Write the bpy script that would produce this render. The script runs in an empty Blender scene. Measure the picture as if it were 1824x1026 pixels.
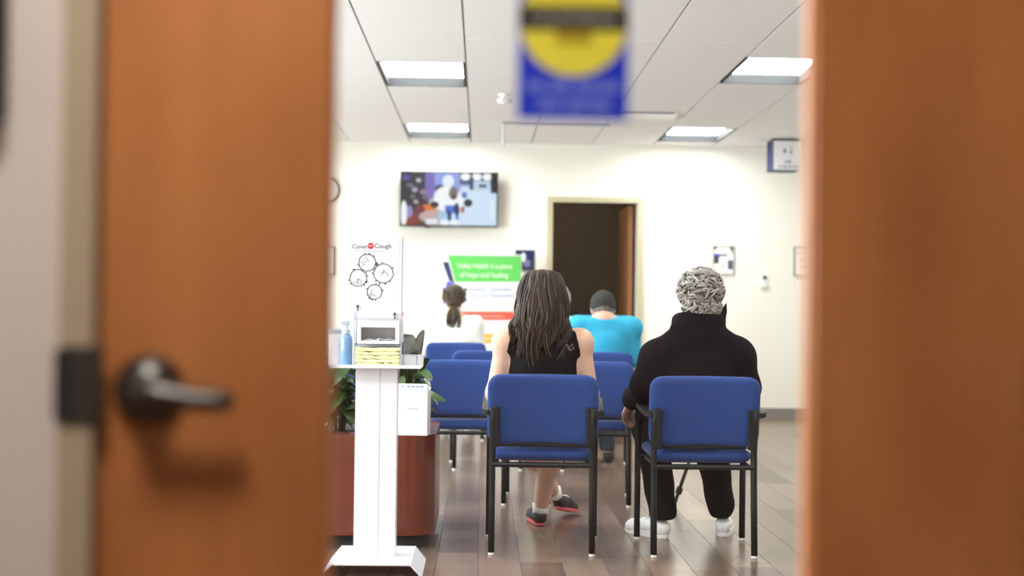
import bpy, bmesh, math, random
import numpy as np
from mathutils import Vector, Matrix
random.seed(7); np.random.seed(7)
S = bpy.context.scene
C = S.collection
R = math.radians

# ------------------------------------------------------------------ camera
F = 2300.0                       # focal length in pixels of the 1824 x 1026 frame
CAMZ = 1.10
cam_d = bpy.data.cameras.new('camera'); cam = bpy.data.objects.new('camera', cam_d); C.objects.link(cam)
cam_d.sensor_width = 36; cam_d.lens = 36 * F / 1824
CROT = Matrix.Rotation(R(-1.345), 3, 'Z') @ Matrix.Rotation(R(90 + .80), 3, 'X') @ Matrix.Rotation(R(.68), 3, 'Z')
cam.matrix_world = Matrix.Translation((0, 0, CAMZ)) @ CROT.to_4x4()
cam_d.clip_start = .05; cam_d.clip_end = 60
cam_d.dof.use_dof = True; cam_d.dof.focus_distance = 5.8; cam_d.dof.aperture_fstop = 1.6
S.camera = cam
def W(px, py, Y):
    """point on the ray of a pixel at depth Y"""
    d = CROT @ Vector(((px - 912) / F, -(py - 513) / F, -1))
    return Vector((0, 0, CAMZ)) + d * (Y / d.y)
def FL(px, py, z=0.0):
    d = CROT @ Vector(((px - 912) / F, -(py - 513) / F, -1))
    return Vector((0, 0, CAMZ)) + d * ((z - CAMZ) / d.z)

# ------------------------------------------------------------------ world, daylight, exposure
w = bpy.data.worlds.new('sky'); S.world = w; w.use_nodes = True
w.node_tree.nodes['Background'].inputs[0].default_value = (.75, .85, 1, 1)
w.node_tree.nodes['Background'].inputs[1].default_value = 1.0
S.view_settings.view_transform = 'Standard'; S.view_settings.look = 'None'
S.view_settings.gamma = 1; S.view_settings.use_curve_mapping = False
S.view_settings.exposure = 0.85
TROFFER = 15.0
def area(name, loc, rot, sx, sy, power, col=(1, 1, 1)):
    l = bpy.data.lights.new(name, 'AREA'); l.shape = 'RECTANGLE'; l.size = sx; l.size_y = sy; l.energy = power; l.color = col
    o = bpy.data.objects.new(name, l); C.objects.link(o); o.location = loc; o.rotation_euler = rot; return o
area('daylight_window', (-4.75, 6.2, 1.65), (R(90), 0, R(-90)), 8.0, 1.5, 430, (.93, .97, 1))

# ------------------------------------------------------------------ materials
def lin(r, g, b):
    f = lambda c: ((c / 255 + .055) / 1.055) ** 2.4 if c > 10 else c / 255 / 12.92
    return (f(r), f(g), f(b), 1)
MATS = {}
def mat(name, col, rough=.6, metal=0, spec=.5, noise=0, nscale=8, nstretch=(1, 1, 1), bump=0, bscale=60, emit=0, sheen=0, col2=None):
    if name in MATS: return MATS[name]
    m = bpy.data.materials.new(name); m.use_nodes = True; nt = m.node_tree
    b = nt.nodes['Principled BSDF']
    if len(col) == 3: col = (*col, 1)
    b.inputs['Base Color'].default_value = col; b.inputs['Roughness'].default_value = rough
    b.inputs['Metallic'].default_value = metal; b.inputs['Specular IOR Level'].default_value = spec
    if sheen: b.inputs['Sheen Weight'].default_value = sheen
    if emit:
        b.inputs['Emission Color'].default_value = col; b.inputs['Emission Strength'].default_value = emit
    if noise or bump:
        tc = nt.nodes.new('ShaderNodeTexCoord'); mp = nt.nodes.new('ShaderNodeMapping')
        mp.inputs['Scale'].default_value = nstretch
        nt.links.new(tc.outputs['Object'], mp.inputs['Vector'])
    if noise:
        n = nt.nodes.new('ShaderNodeTexNoise'); n.inputs['Scale'].default_value = nscale; n.inputs['Detail'].default_value = 5
        nt.links.new(mp.outputs[0], n.inputs['Vector'])
        r = nt.nodes.new('ShaderNodeValToRGB'); r.color_ramp.elements[0].position = .3; r.color_ramp.elements[1].position = .7
        c2 = col2 if col2 else tuple(min(1, c * (1 + noise)) for c in col[:3])
        r.color_ramp.elements[0].color = (*[c * (1 - noise) for c in col[:3]], 1); r.color_ramp.elements[1].color = (*c2[:3], 1)
        nt.links.new(n.outputs['Fac'], r.inputs[0]); nt.links.new(r.outputs[0], b.inputs['Base Color'])
    if bump:
        n2 = nt.nodes.new('ShaderNodeTexNoise'); n2.inputs['Scale'].default_value = bscale; n2.inputs['Detail'].default_value = 3
        nt.links.new(mp.outputs[0], n2.inputs['Vector'])
        bp = nt.nodes.new('ShaderNodeBump'); bp.inputs['Strength'].default_value = bump; bp.inputs['Distance'].default_value = .004
        nt.links.new(n2.outputs['Fac'], bp.inputs['Height']); nt.links.new(bp.outputs[0], b.inputs['Normal'])
    MATS[name] = m; return m
def random_mat(name, cols, src, rough=.5, spec=.5, grain=0, stretch=(1, 1, 1), gscale=6):
    """colour picked per object ('obj') or per loose island ('isl') from a ramp, with grain"""
    m = bpy.data.materials.new(name); m.use_nodes = True; nt = m.node_tree; b = nt.nodes['Principled BSDF']
    b.inputs['Roughness'].default_value = rough; b.inputs['Specular IOR Level'].default_value = spec
    if src == 'obj': n = nt.nodes.new('ShaderNodeObjectInfo'); o = n.outputs['Random']
    else: n = nt.nodes.new('ShaderNodeNewGeometry'); o = n.outputs['Random Per Island']
    r = nt.nodes.new('ShaderNodeValToRGB'); e = r.color_ramp.elements
    while len(e) < len(cols): e.new(.5)
    for i, c in enumerate(cols):
        e[i].position = i / (len(cols) - 1); e[i].color = (*c[:3], 1)
    nt.links.new(o, r.inputs[0]); out = r.outputs[0]
    if grain:
        tc = nt.nodes.new('ShaderNodeTexCoord'); mp = nt.nodes.new('ShaderNodeMapping'); mp.inputs['Scale'].default_value = stretch
        nz = nt.nodes.new('ShaderNodeTexNoise'); nz.inputs['Scale'].default_value = gscale; nz.inputs['Detail'].default_value = 3
        nz.noise_dimensions = '4D'
        mu = nt.nodes.new('ShaderNodeMath'); mu.operation = 'MULTIPLY'; mu.inputs[1].default_value = 40
        nt.links.new(o, mu.inputs[0]); nt.links.new(mu.outputs[0], nz.inputs['W'])
        nt.links.new(tc.outputs['Object'], mp.inputs[0]); nt.links.new(mp.outputs[0], nz.inputs['Vector'])
        r2 = nt.nodes.new('ShaderNodeValToRGB'); r2.color_ramp.elements[0].position = .3; r2.color_ramp.elements[1].position = .7
        r2.color_ramp.elements[0].color = (1 - grain,) * 3 + (1,); r2.color_ramp.elements[1].color = (1 + grain * .3,) * 3 + (1,)
        mx = nt.nodes.new('ShaderNodeMix'); mx.data_type = 'RGBA'; mx.blend_type = 'MULTIPLY'; mx.inputs[0].default_value = 1
        nt.links.new(nz.outputs['Fac'], r2.inputs[0]); nt.links.new(out, mx.inputs[6]); nt.links.new(r2.outputs[0], mx.inputs[7]); out = mx.outputs[2]
    nt.links.new(out, b.inputs['Base Color']); return m
def glass_mat(name, tint=(1, 1, 1), gloss=.06):
    m = bpy.data.materials.new(name); m.use_nodes = True; nt = m.node_tree; nt.nodes.clear()
    o = nt.nodes.new('ShaderNodeOutputMaterial'); mx = nt.nodes.new('ShaderNodeMixShader')
    t = nt.nodes.new('ShaderNodeBsdfTransparent'); t.inputs[0].default_value = (*tint, 1)
    g = nt.nodes.new('ShaderNodeBsdfGlossy'); g.inputs['Roughness'].default_value = .02
    lw = nt.nodes.new('ShaderNodeLayerWeight'); lw.inputs[0].default_value = .5      # Schlick curve, the same on both faces
    pw_ = nt.nodes.new('ShaderNodeMath'); pw_.operation = 'POWER'; pw_.inputs[1].default_value = 5
    ma = nt.nodes.new('ShaderNodeMath'); ma.operation = 'MULTIPLY_ADD'; ma.inputs[1].default_value = .96; ma.inputs[2].default_value = .035
    nt.links.new(lw.outputs['Facing'], pw_.inputs[0]); nt.links.new(pw_.outputs[0], ma.inputs[0]); nt.links.new(ma.outputs[0], mx.inputs[0]); nt.links.new(t.outputs[0], mx.inputs[1]); nt.links.new(g.outputs[0], mx.inputs[2])
    nt.links.new(mx.outputs[0], o.inputs[0]); return m
def attr_mat(name, emit=0, rough=.5):
    m = bpy.data.materials.new(name); m.use_nodes = True; nt = m.node_tree; b = nt.nodes['Principled BSDF']
    a = nt.nodes.new('ShaderNodeVertexColor'); a.layer_name = 'print'
    b.inputs['Roughness'].default_value = rough; b.inputs['Specular IOR Level'].default_value = .15
    if emit:
        b.inputs['Base Color'].default_value = (.01, .01, .01, 1); b.inputs['Emission Strength'].default_value = emit
        nt.links.new(a.outputs[0], b.inputs['Emission Color'])
    else: nt.links.new(a.outputs[0], b.inputs['Base Color'])
    return m

M_wall = mat('cream_wall_paint', (.86, .83, .76), .7, bump=.05, bscale=200)
M_hallwall = mat('hall_wall_paint', (.78, .70, .66), .7, bump=.05, bscale=200)
M_frame_far = mat('cream_metal_frame', lin(190, 180, 152), .45)
M_frame = mat('beige_metal_frame', lin(188, 172, 146), .45)
M_tile = mat('ceiling_tile_white', (.90, .89, .90), .9, noise=.04, nscale=60, bump=.15, bscale=150)
M_grid = mat('ceiling_grid_grey', (.30, .30, .31), .6)
M_white = mat('white_plastic', (.88, .88, .9), .4)
M_whitemetal = mat('white_powder_coat', (.74, .75, .82), .35)
M_black = mat('black_metal', (.008, .009, .011), .42, spec=.3)
M_blackpl = mat('black_plastic', (.010, .010, .011), .5, spec=.3)
M_dark = mat('dark_void', (.02, .02, .02), .8)
M_blue = mat('blue_chair_fabric', (.015, .048, .215), .75, bump=.2, bscale=500, sheen=.12, spec=.3, noise=.06, nscale=30)
M_glide = mat('pale_glide', (.8, .78, .74), .4)
M_baseb = mat('grey_vinyl_base', lin(128, 122, 118), .5)
M_doorwood = mat('honey_maple_veneer', lin(206, 128, 72), .36, noise=.26, nscale=2.2, nstretch=(3.2, 1, .8), bump=.03, bscale=40, col2=lin(214, 142, 84))
M_stopwood = mat('honey_maple_stop', lin(200, 124, 62), .35, noise=.15, nscale=3, nstretch=(6, 1, .6))
M_fardoor = mat('brown_door_veneer', lin(150, 98, 58), .4, noise=.2, nscale=3, nstretch=(6, 1, .6))
M_planter = mat('cherry_laminate', lin(100, 40, 20), .22, noise=.16, nscale=3, nstretch=(1, 1, 5))
M_soil = mat('dark_soil', (.03, .02, .013), .95, noise=.4, nscale=40, bump=.8, bscale=60)
M_steel = mat('dark_brushed_steel', (.12, .115, .11), .33, metal=1)
M_bronze = mat('dark_bronze', (.09, .08, .07), .4, metal=.6)
M_leaf = random_mat('glossy_leaf', [(.012, .035, .008), (.03, .075, .015), (.05, .10, .03), (.10, .13, .07)], 'obj', .25)
M_stem = mat('green_stem', (.04, .06, .02), .6)
M_paper = mat('white_paper', (.76, .76, .79), .7)
M_cream = mat('cream_paper', lin(255, 242, 178), .8, noise=.05, nscale=12)
M_ink = mat('black_ink', (.03, .03, .035), .7)
M_greyink = mat('grey_ink', (.25, .25, .28), .7)
M_redink = mat('red_ink', lin(190, 40, 50), .6)
M_green = mat('banner_green', lin(88, 190, 84), .6)
M_red = mat('banner_red', lin(238, 82, 58), .6)
M_orange = mat('banner_orange', lin(250, 170, 70), .6)
M_navy = mat('navy_print', lin(26, 40, 92), .6)
M_violet = mat('violet_blue_print', lin(84, 92, 220), .6)
M_textw = mat('pale_print', lin(222, 246, 215), .7)
M_textb = mat('blue_grey_print', lin(130, 150, 190), .7)
M_signblue = mat('decal_blue', lin(28, 58, 228), .45)
M_signyel = mat('decal_yellow', lin(255, 244, 76), .45)
M_signolive = mat('decal_olive', lin(190, 165, 34), .45)
M_signtext = mat('decal_pale_blue', lin(150, 170, 250), .45)
M_signgrey = mat('decal_grey', lin(190, 185, 172), .45)
M_glass = glass_mat('clear_glass', (.97, .99, .98))
M_acrylic = glass_mat('clear_acrylic', (.96, .97, .985))
M_gel = mat('blue_gel', lin(110, 150, 200), .2)
M_gel_grey = mat('grey_translucent', lin(170, 185, 195), .3)
M_light = mat('troffer_lens', (1, .98, .94), .5, emit=TROFFER)
M_trofshade = mat('troffer_housing_shade', (.032, .034, .038), .7, spec=.1)  # white housing coloured near black, recess shade put into the colour
M_troffer = mat('troffer_white', (.62, .63, .66), .6)
M_skin = mat('skin_light', (.66, .42, .31), .55, noise=.06, nscale=25)
M_skin2 = mat('skin_pink', (.58, .34, .26), .55, noise=.08, nscale=25)
M_blackcloth = mat('black_knit', (.006, .006, .008), .95, spec=.1)
M_blackjacket = mat('black_fleece', (.005, .004, .006), .95, spec=.1)
M_blackpants = mat('black_trouser_cloth', (.006, .005, .005), .9, spec=.1)
M_turq = mat('turquoise_jersey', lin(40, 160, 200), .85, noise=.05, nscale=12)
M_jeans = mat('dark_denim', lin(40, 46, 62), .85, noise=.15, nscale=30)
M_whitecloth = mat('white_knit', (.85, .85, .80), .9)
M_capcloth = mat('black_cap_cloth', (.022, .022, .022), .9)
M_shoewhite = mat('white_leather', (.82, .82, .84), .5)
M_shoeblack = mat('black_mesh_shoe', (.018, .015, .018), .7)
M_solepink = mat('coral_sole', lin(210, 90, 100), .6)
M_soleGrey = mat('white_sole', (.75, .75, .75), .6)
M_sock = mat('white_sock', (.85, .85, .86), .9)
M_eye = mat('eye_dark', (.04, .03, .025), .2)
M_hairbrown = random_mat('brown_hair', [(.008, .004, .003), (.018, .010, .007), (.034, .020, .014), (.11, .072, .050)], 'isl', .5, .25)
M_hairbrownbase = mat('brown_hair_base', (.006, .004, .003), .6, spec=.2)
M_hairgrey = random_mat('grey_hair', [(.13, .115, .105), (.23, .21, .195), (.31, .29, .27), (.44, .41, .39)], 'isl', .55, .3)
M_hairgreybase = mat('grey_hair_base', (.15, .135, .12), .7)
M_hairpony = random_mat('light_brown_hair', [(.02, .012, .007), (.05, .032, .018), (.10, .065, .038)], 'isl', .5, .3)
M_hairponybase = mat('light_brown_hair_base', (.06, .04, .025), .6)
M_hairdk = mat('greying_dark_hair', (.12, .11, .10), .7, noise=.4, nscale=60)
M_farwall = mat('taupe_wall', lin(120, 104, 86), .85)
M_cabinet = mat('dark_brown_cabinet', (.05, .035, .025), .6)

# ------------------------------------------------------------------ mesh helpers
def mesh_obj(name, me, m=None, parent=None, smooth=False):
    o = bpy.data.objects.new(name, me); C.objects.link(o)
    if m: me.materials.append(m)
    if smooth: me.polygons.foreach_set('use_smooth', [True] * len(me.polygons))
    if parent: o.parent = parent
    return o
def obj(name, bm, m=None, parent=None, smooth=False):
    me = bpy.data.meshes.new(name); bmesh.ops.recalc_face_normals(bm, faces=bm.faces[:]); bm.to_mesh(me); bm.free()
    return mesh_obj(name, me, m, parent, smooth)
def empty(name, loc=(0, 0, 0), rz=0):
    o = bpy.data.objects.new(name, None); C.objects.link(o); o.location = loc; o.rotation_euler = (0, 0, rz)
    o.empty_display_size = .1; return o
def tag(o, label, cat, group=None):
    o['label'] = label; o['category'] = cat
    if group: o['group'] = group
    return o
def struct(o): o['kind'] = 'structure'; return o
def box(bm, x0, x1, y0, y1, z0, z1, bev=0):
    b2 = bmesh.new()
    v = [b2.verts.new((x, y, z)) for x in (x0, x1) for y in (y0, y1) for z in (z0, z1)]
    for f in ((0, 1, 3, 2), (4, 6, 7, 5), (0, 4, 5, 1), (2, 3, 7, 6), (0, 2, 6, 4), (1, 5, 7, 3)): b2.faces.new([v[i] for i in f])
    if bev: bmesh.ops.bevel(b2, geom=b2.edges[:], offset=bev, segments=2, profile=.5, affect='EDGES')
    me = bpy.data.meshes.new('t'); b2.to_mesh(me); b2.free(); bm.from_mesh(me); bpy.data.meshes.remove(me)
    return bm
def boxobj(name, a, m, parent=None, bev=0):
    bm = bmesh.new(); box(bm, *a, bev=bev); return obj(name, bm, m, parent)
def poly(bm, pts, y0, y1):
    """polygon in XZ extruded from y0 to y1"""
    a = [bm.verts.new((x, y0, z)) for x, z in pts]; b = [bm.verts.new((x, y1, z)) for x, z in pts]
    bm.faces.new(a); bm.faces.new(b[::-1]); n = len(pts)
    for i in range(n): bm.faces.new((a[i], b[i], b[(i + 1) % n], a[(i + 1) % n]))
    return bm
def plan(bm, pts, z0, z1):
    a = [bm.verts.new((x, y, z0)) for x, y in pts]; b = [bm.verts.new((x, y, z1)) for x, y in pts]
    bm.faces.new(a[::-1]); bm.faces.new(b); n = len(pts)
    for i in range(n): bm.faces.new((a[i], a[(i + 1) % n], b[(i + 1) % n], b[i]))
    return bm
def rrect(x0, x1, y0, y1, r, n=8):
    p = []
    for cx, cy, a0 in ((x1 - r, y1 - r, 0), (x0 + r, y1 - r, 90), (x0 + r, y0 + r, 180), (x1 - r, y0 + r, 270)):
        for i in range(n + 1):
            a = R(a0 + 90 * i / n); p.append((cx + r * math.cos(a), cy + r * math.sin(a)))
    return p
def circ(cx, cy, r, n=32, a0=0, a1=360):
    return [(cx + r * math.cos(R(a0 + (a1 - a0) * i / n)), cy + r * math.sin(R(a0 + (a1 - a0) * i / n))) for i in range(n + (a1 - a0 < 360))]
def tube(bm, pts, rad, n=8, cap=True):
    """swept tube through points; rad scalar or list"""
    pts = [Vector(p) for p in pts]
    rs = rad if isinstance(rad, (list, tuple)) else [rad] * len(pts)
    rings = []; u = None
    for i, p in enumerate(pts):
        t = (pts[min(i + 1, len(pts) - 1)] - pts[max(i - 1, 0)]).normalized()
        if u is None:
            u = t.orthogonal().normalized()
        else:
            u = (u - t * u.dot(t)); u = u.normalized() if u.length > 1e-6 else t.orthogonal().normalized()
        v = t.cross(u)
        rings.append([bm.verts.new(p + (u * math.cos(2 * math.pi * k / n) + v * math.sin(2 * math.pi * k / n)) * rs[i]) for k in range(n)])
    for a, b in zip(rings, rings[1:]):
        for k in range(n): bm.faces.new((a[k], a[(k + 1) % n], b[(k + 1) % n], b[k]))
    if cap: bm.faces.new(rings[0][::-1]); bm.faces.new(rings[-1])
    return bm
def lathe(bm, prof, c, axis='Z', n=24):
    """profile of (r, h) turned about an axis through c"""
    rings = []
    for r, h in prof:
        ring = []
        for k in range(n):
            a = 2 * math.pi * k / n; p = (r * math.cos(a), r * math.sin(a), h)
            if axis == 'Y': p = (p[0], p[2], p[1])
            if axis == 'X': p = (p[2], p[0], p[1])
            ring.append(bm.verts.new(Vector(c) + Vector(p)))
        rings.append(ring)
    for a, b in zip(rings, rings[1:]):
        for k in range(n): bm.faces.new((a[k], a[(k + 1) % n], b[(k + 1) % n], b[k]))
    bm.faces.new(rings[0][::-1]); bm.faces.new(rings[-1]); return bm
def pad(bm, Wd, H, T, rad, nu=26, nv=18, sag=0, power=10):
    """upholstered pad in XZ, thickness in Y, rounded corners and soft edges"""
    sp = lambda n: np.sin(np.linspace(-math.pi / 2, math.pi / 2, n + 1))
    us, vs = sp(nu), sp(nv); sides = []
    for sgn in (-1, 1):
        g = []
        for v in vs:
            row = []
            for u in us:
                x, z = u * Wd / 2, v * H / 2
                cx = max(-Wd / 2 + rad, min(Wd / 2 - rad, x)); cz = max(-H / 2 + rad, min(H / 2 - rad, z))
                dx, dz = x - cx, z - cz; l = math.hypot(dx, dz)
                if l > 1e-9 and dx and dz:
                    k = max(abs(dx), abs(dz)) / l; x, z = cx + dx * k, cz + dz * k
                s = max(abs(u), abs(v)); t = T / 2 * math.sqrt(max(0, 1 - s ** power))
                row.append(bm.verts.new((x, sgn * t + sag * (x / (Wd / 2)) ** 2, z)))
            g.append(row)
        sides.append(g)
    for si, g in enumerate(sides):
        for j in range(nv):
            for i in range(nu):
                f = (g[j][i], g[j][i + 1], g[j + 1][i + 1], g[j + 1][i]); bm.faces.new(f if si == 0 else f[::-1])
    bmesh.ops.remove_doubles(bm, verts=bm.verts[:], dist=1e-5)
    return bm
def xf(bm, mtx): bmesh.ops.transform(bm, matrix=mtx, verts=bm.verts[:]); return bm
def text(name, s, loc, width, m, parent=None, height=None, align='CENTER', extr=.0006, bold=0):
    cu = bpy.data.curves.new(name, 'FONT'); cu.body = s; cu.align_x = align; cu.align_y = 'CENTER'; cu.size = 1; cu.extrude = 0; cu.offset = bold
    o = bpy.data.objects.new(name, cu); C.objects.link(o)
    bpy.context.view_layer.update()
    me = bpy.data.meshes.new_from_object(o.evaluated_get(bpy.context.evaluated_depsgraph_get())); bpy.data.objects.remove(o)
    n = len(me.vertices); co = np.zeros(n * 3); me.vertices.foreach_get('co', co); co = co.reshape(-1, 3)
    cx = (co[:, 0].min() + co[:, 0].max()) / 2; cy = (co[:, 1].min() + co[:, 1].max()) / 2
    s1 = width / (co[:, 0].max() - co[:, 0].min()); s2 = s1 if not height else height / (co[:, 1].max() - co[:, 1].min())
    out = np.stack([(co[:, 0] - cx) * s1, np.zeros(n), (co[:, 1] - cy) * s2], 1)
    me.vertices.foreach_set('co', out.ravel()); me.update()
    o = mesh_obj(name, me, m, parent); o.location = loc; return o
def printed(name, x0, x1, z0, z1, y, nx, nz, fn, m, parent):
    """flat printed or lit sheet, a grid whose vertex colours hold the picture; fn(u, v) with v downward"""
    xs = np.linspace(x0, x1, nx + 1); zs = np.linspace(z1, z0, nz + 1)
    vs = [(x, y, z) for z in zs for x in xs]
    fs = [(j * (nx + 1) + i, (j + 1) * (nx + 1) + i, (j + 1) * (nx + 1) + i + 1, j * (nx + 1) + i + 1) for j in range(nz) for i in range(nx)]
    me = bpy.data.meshes.new(name); me.from_pydata(vs, [], fs)
    a = me.color_attributes.new('print', 'FLOAT_COLOR', 'POINT')
    cols = np.ones((len(vs), 4)); k = 0
    for j in range(nz + 1):
        for i in range(nx + 1): cols[k, :3] = fn(i / nx, j / nz); k += 1
    a.data.foreach_set('color', cols.ravel()); return mesh_obj(name, me, m, parent)
def blobs(base, items):
    """picture made of soft ellipses and boxes: ('e'|'b', cx, cy, rx, ry, colour)"""
    def fn(u, v):
        c = np.array(base(u, v), float)
        for kind, cx, cy, rx, ry, col in items:
            if kind == 'e': d = math.hypot((u - cx) / rx, (v - cy) / ry)
            else: d = max(abs(u - cx) / rx, abs(v - cy) / ry)
            a = min(1, max(0, (1.08 - d) / .16)); c = c * (1 - a) + np.array(col[:3]) * a
        return c
    return fn

# ------------------------------------------------------------------ signed-distance figures
class Sdf:
    def __init__(s, lo, hi, h):
        s.h = h; s.lo = np.array(lo, np.float32); s.n = [int(math.ceil((hi[i] - lo[i]) / h)) + 1 for i in range(3)]
        s.ax = [s.lo[i] + h * np.arange(s.n[i], dtype=np.float32) for i in range(3)]
    def new(s): return np.full(s.n, .5, np.float32)
    def sub(s, lo, hi):
        return tuple(slice(max(0, int((lo[i] - s.lo[i]) / s.h)), min(s.n[i], int((hi[i] - s.lo[i]) / s.h) + 2)) for i in range(3))
    def add(s, d, prim, grow=0.0):
        k = prim.get('k', .03); mrg = .07 + grow
        if prim['t'] == 'cap':
            a, b, ra, rb = np.array(prim['a']), np.array(prim['b']), prim['ra'] + grow, prim['rb'] + grow
            rm = max(ra, rb) + mrg; sl = s.sub(np.minimum(a, b) - rm, np.maximum(a, b) + rm)
        else:
            c, r = np.array(prim['c']), np.array(prim['r']) + grow
            sl = s.sub(c - r.max() - mrg, c + r.max() + mrg)
        if any(x.stop <= x.start for x in sl): return
        X, Y, Z = np.meshgrid(s.ax[0][sl[0]], s.ax[1][sl[1]], s.ax[2][sl[2]], indexing='ij')
        if prim['t'] == 'cap':
            ab = b - a; L = max(1e-9, float(ab @ ab))
            t = np.clip(((X - a[0]) * ab[0] + (Y - a[1]) * ab[1] + (Z - a[2]) * ab[2]) / L, 0, 1)
            q = np.sqrt((X - a[0] - t * ab[0]) ** 2 + (Y - a[1] - t * ab[1]) ** 2 + (Z - a[2] - t * ab[2]) ** 2) - (ra + (rb - ra) * t)
        else:
            P = np.stack([X - c[0], Y - c[1], Z - c[2]], -1)
            if 'rot' in prim: P = P @ np.array(prim['rot'].to_3x3(), dtype=np.float32)   # world -> local
            k0 = np.sqrt((P[..., 0] / r[0]) ** 2 + (P[..., 1] / r[1]) ** 2 + (P[..., 2] / r[2]) ** 2)
            k1 = np.sqrt((P[..., 0] / r[0] ** 2) ** 2 + (P[..., 1] / r[1] ** 2) ** 2 + (P[..., 2] / r[2] ** 2) ** 2) + 1e-6
            q = k0 * (k0 - 1) / k1
        D = d[sl]; hh = np.clip(.5 + .5 * (D - q) / k, 0, 1)
        d[sl] = D * (1 - hh) + q * hh - k * hh * (1 - hh)
    def half(s, d, p, n):
        """keep the side that n points away from"""
        n = np.array(n, float); n = n / np.linalg.norm(n)
        q = (s.ax[0][:, None, None] - p[0]) * n[0] + (s.ax[1][None, :, None] - p[1]) * n[1] + (s.ax[2][None, None, :] - p[2]) * n[2]
        return np.maximum(d, q)
    def wrinkle(s, d, amp, freq):
        X, Y, Z = s.ax[0][:, None, None], s.ax[1][None, :, None], s.ax[2][None, None, :]
        return d + amp * (np.sin(freq * (X + .6 * Z) + 2 * np.sin(9 * Y + 7 * Z)) * np.sin(freq * .7 * (Z - .5 * X) + 1.7 * np.sin(8 * X + 5 * Y)))
    def mesh(s, name, d, m, parent, off):
        """naive surface nets"""
        ins = d < 0
        if not ins.any(): return None
        c = np.zeros([x - 1 for x in s.n], np.int8)
        sls = [(slice(i, i + d.shape[0] - 1), slice(j, j + d.shape[1] - 1), slice(k, k + d.shape[2] - 1)) for i in (0, 1) for j in (0, 1) for k in (0, 1)]
        for sl in sls: c += ins[sl]
        cell = (c > 0) & (c < 8); idx = -np.ones(c.shape, np.int64); ids = np.argwhere(cell); idx[cell] = np.arange(len(ids))
        corners = np.array([(i, j, k) for i in (0, 1) for j in (0, 1) for k in (0, 1)])
        val = np.stack([d[ids[:, 0] + o[0], ids[:, 1] + o[1], ids[:, 2] + o[2]] for o in corners], 1)
        acc = np.zeros((len(ids), 3)); cnt = np.zeros(len(ids))
        for a in range(8):
            for b in range(a + 1, 8):
                if np.abs(corners[a] - corners[b]).sum() != 1: continue
                x = (val[:, a] < 0) != (val[:, b] < 0)
                t = np.where(x, val[:, a] / np.where(x, val[:, a] - val[:, b], 1), 0)
                acc += np.where(x[:, None], corners[a] + t[:, None] * (corners[b] - corners[a]), 0); cnt += x
        v = (ids + acc / cnt[:, None]) * s.h + s.lo - np.array(off)
        faces = []
        for ax in range(3):
            u, w_ = [(1, 2), (2, 0), (0, 1)][ax]
            sl0 = [slice(None)] * 3; sl1 = [slice(None)] * 3; sl0[ax] = slice(0, -1); sl1[ax] = slice(1, None)
            cr = ins[tuple(sl0)] != ins[tuple(sl1)]; e = np.argwhere(cr)
            e = e[(e[:, u] > 0) & (e[:, w_] > 0) & (e[:, u] < s.n[u] - 1) & (e[:, w_] < s.n[w_] - 1)]
            du = np.zeros(3, int); du[u] = 1; dw = np.zeros(3, int); dw[w_] = 1
            q = [e - du - dw, e - dw, e, e - du]; q = np.stack([idx[p[:, 0], p[:, 1], p[:, 2]] for p in q], 1)
            flip = ~ins[e[:, 0], e[:, 1], e[:, 2]]; q[flip] = q[flip][:, ::-1]; faces.append(q)
        f = np.concatenate(faces); f = f[(f >= 0).all(1)]
        e1 = np.concatenate([f[:, [0, 1]], f[:, [1, 2]], f[:, [2, 3]], f[:, [3, 0]]])
        for it in range(2):
            acc = np.zeros_like(v); cnt = np.zeros(len(v))
            for a_, b_ in ((0, 1), (1, 0)):
                for ax in range(3): acc[:, ax] += np.bincount(e1[:, a_], v[e1[:, b_], ax], len(v))
                cnt += np.bincount(e1[:, a_], minlength=len(v))
            v = v * .45 + .55 * acc / np.maximum(cnt, 1)[:, None]
        me = bpy.data.meshes.new(name); me.vertices.add(len(v)); me.vertices.foreach_set('co', v.astype(np.float32).ravel())
        me.loops.add(len(f) * 4); me.loops.foreach_set('vertex_index', f.astype(np.int32).ravel())
        me.polygons.add(len(f)); me.polygons.foreach_set('loop_start', np.arange(0, len(f) * 4, 4, dtype=np.int32))
        me.update(calc_edges=True); me.validate()
        return mesh_obj(name, me, m, parent, True)
def cap(a, b, ra, rb, k=.03, tag=''): return dict(t='cap', a=tuple(a), b=tuple(b), ra=ra, rb=rb, k=k, tag=tag)
def ell(c, r, k=.03, tag='', rot=None):
    d = dict(t='ell', c=tuple(c), r=tuple(r), k=k, tag=tag)
    if rot is not None: d['rot'] = rot
    return d

# ================================================================== STRUCTURE
XL, XR, YB, YD = -4.5, 5.0, 13.0, 1.44          # room sides, back wall, door face
CZ, PZ = 2.74, 2.95                            # ceiling tiles, plenum top
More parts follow.
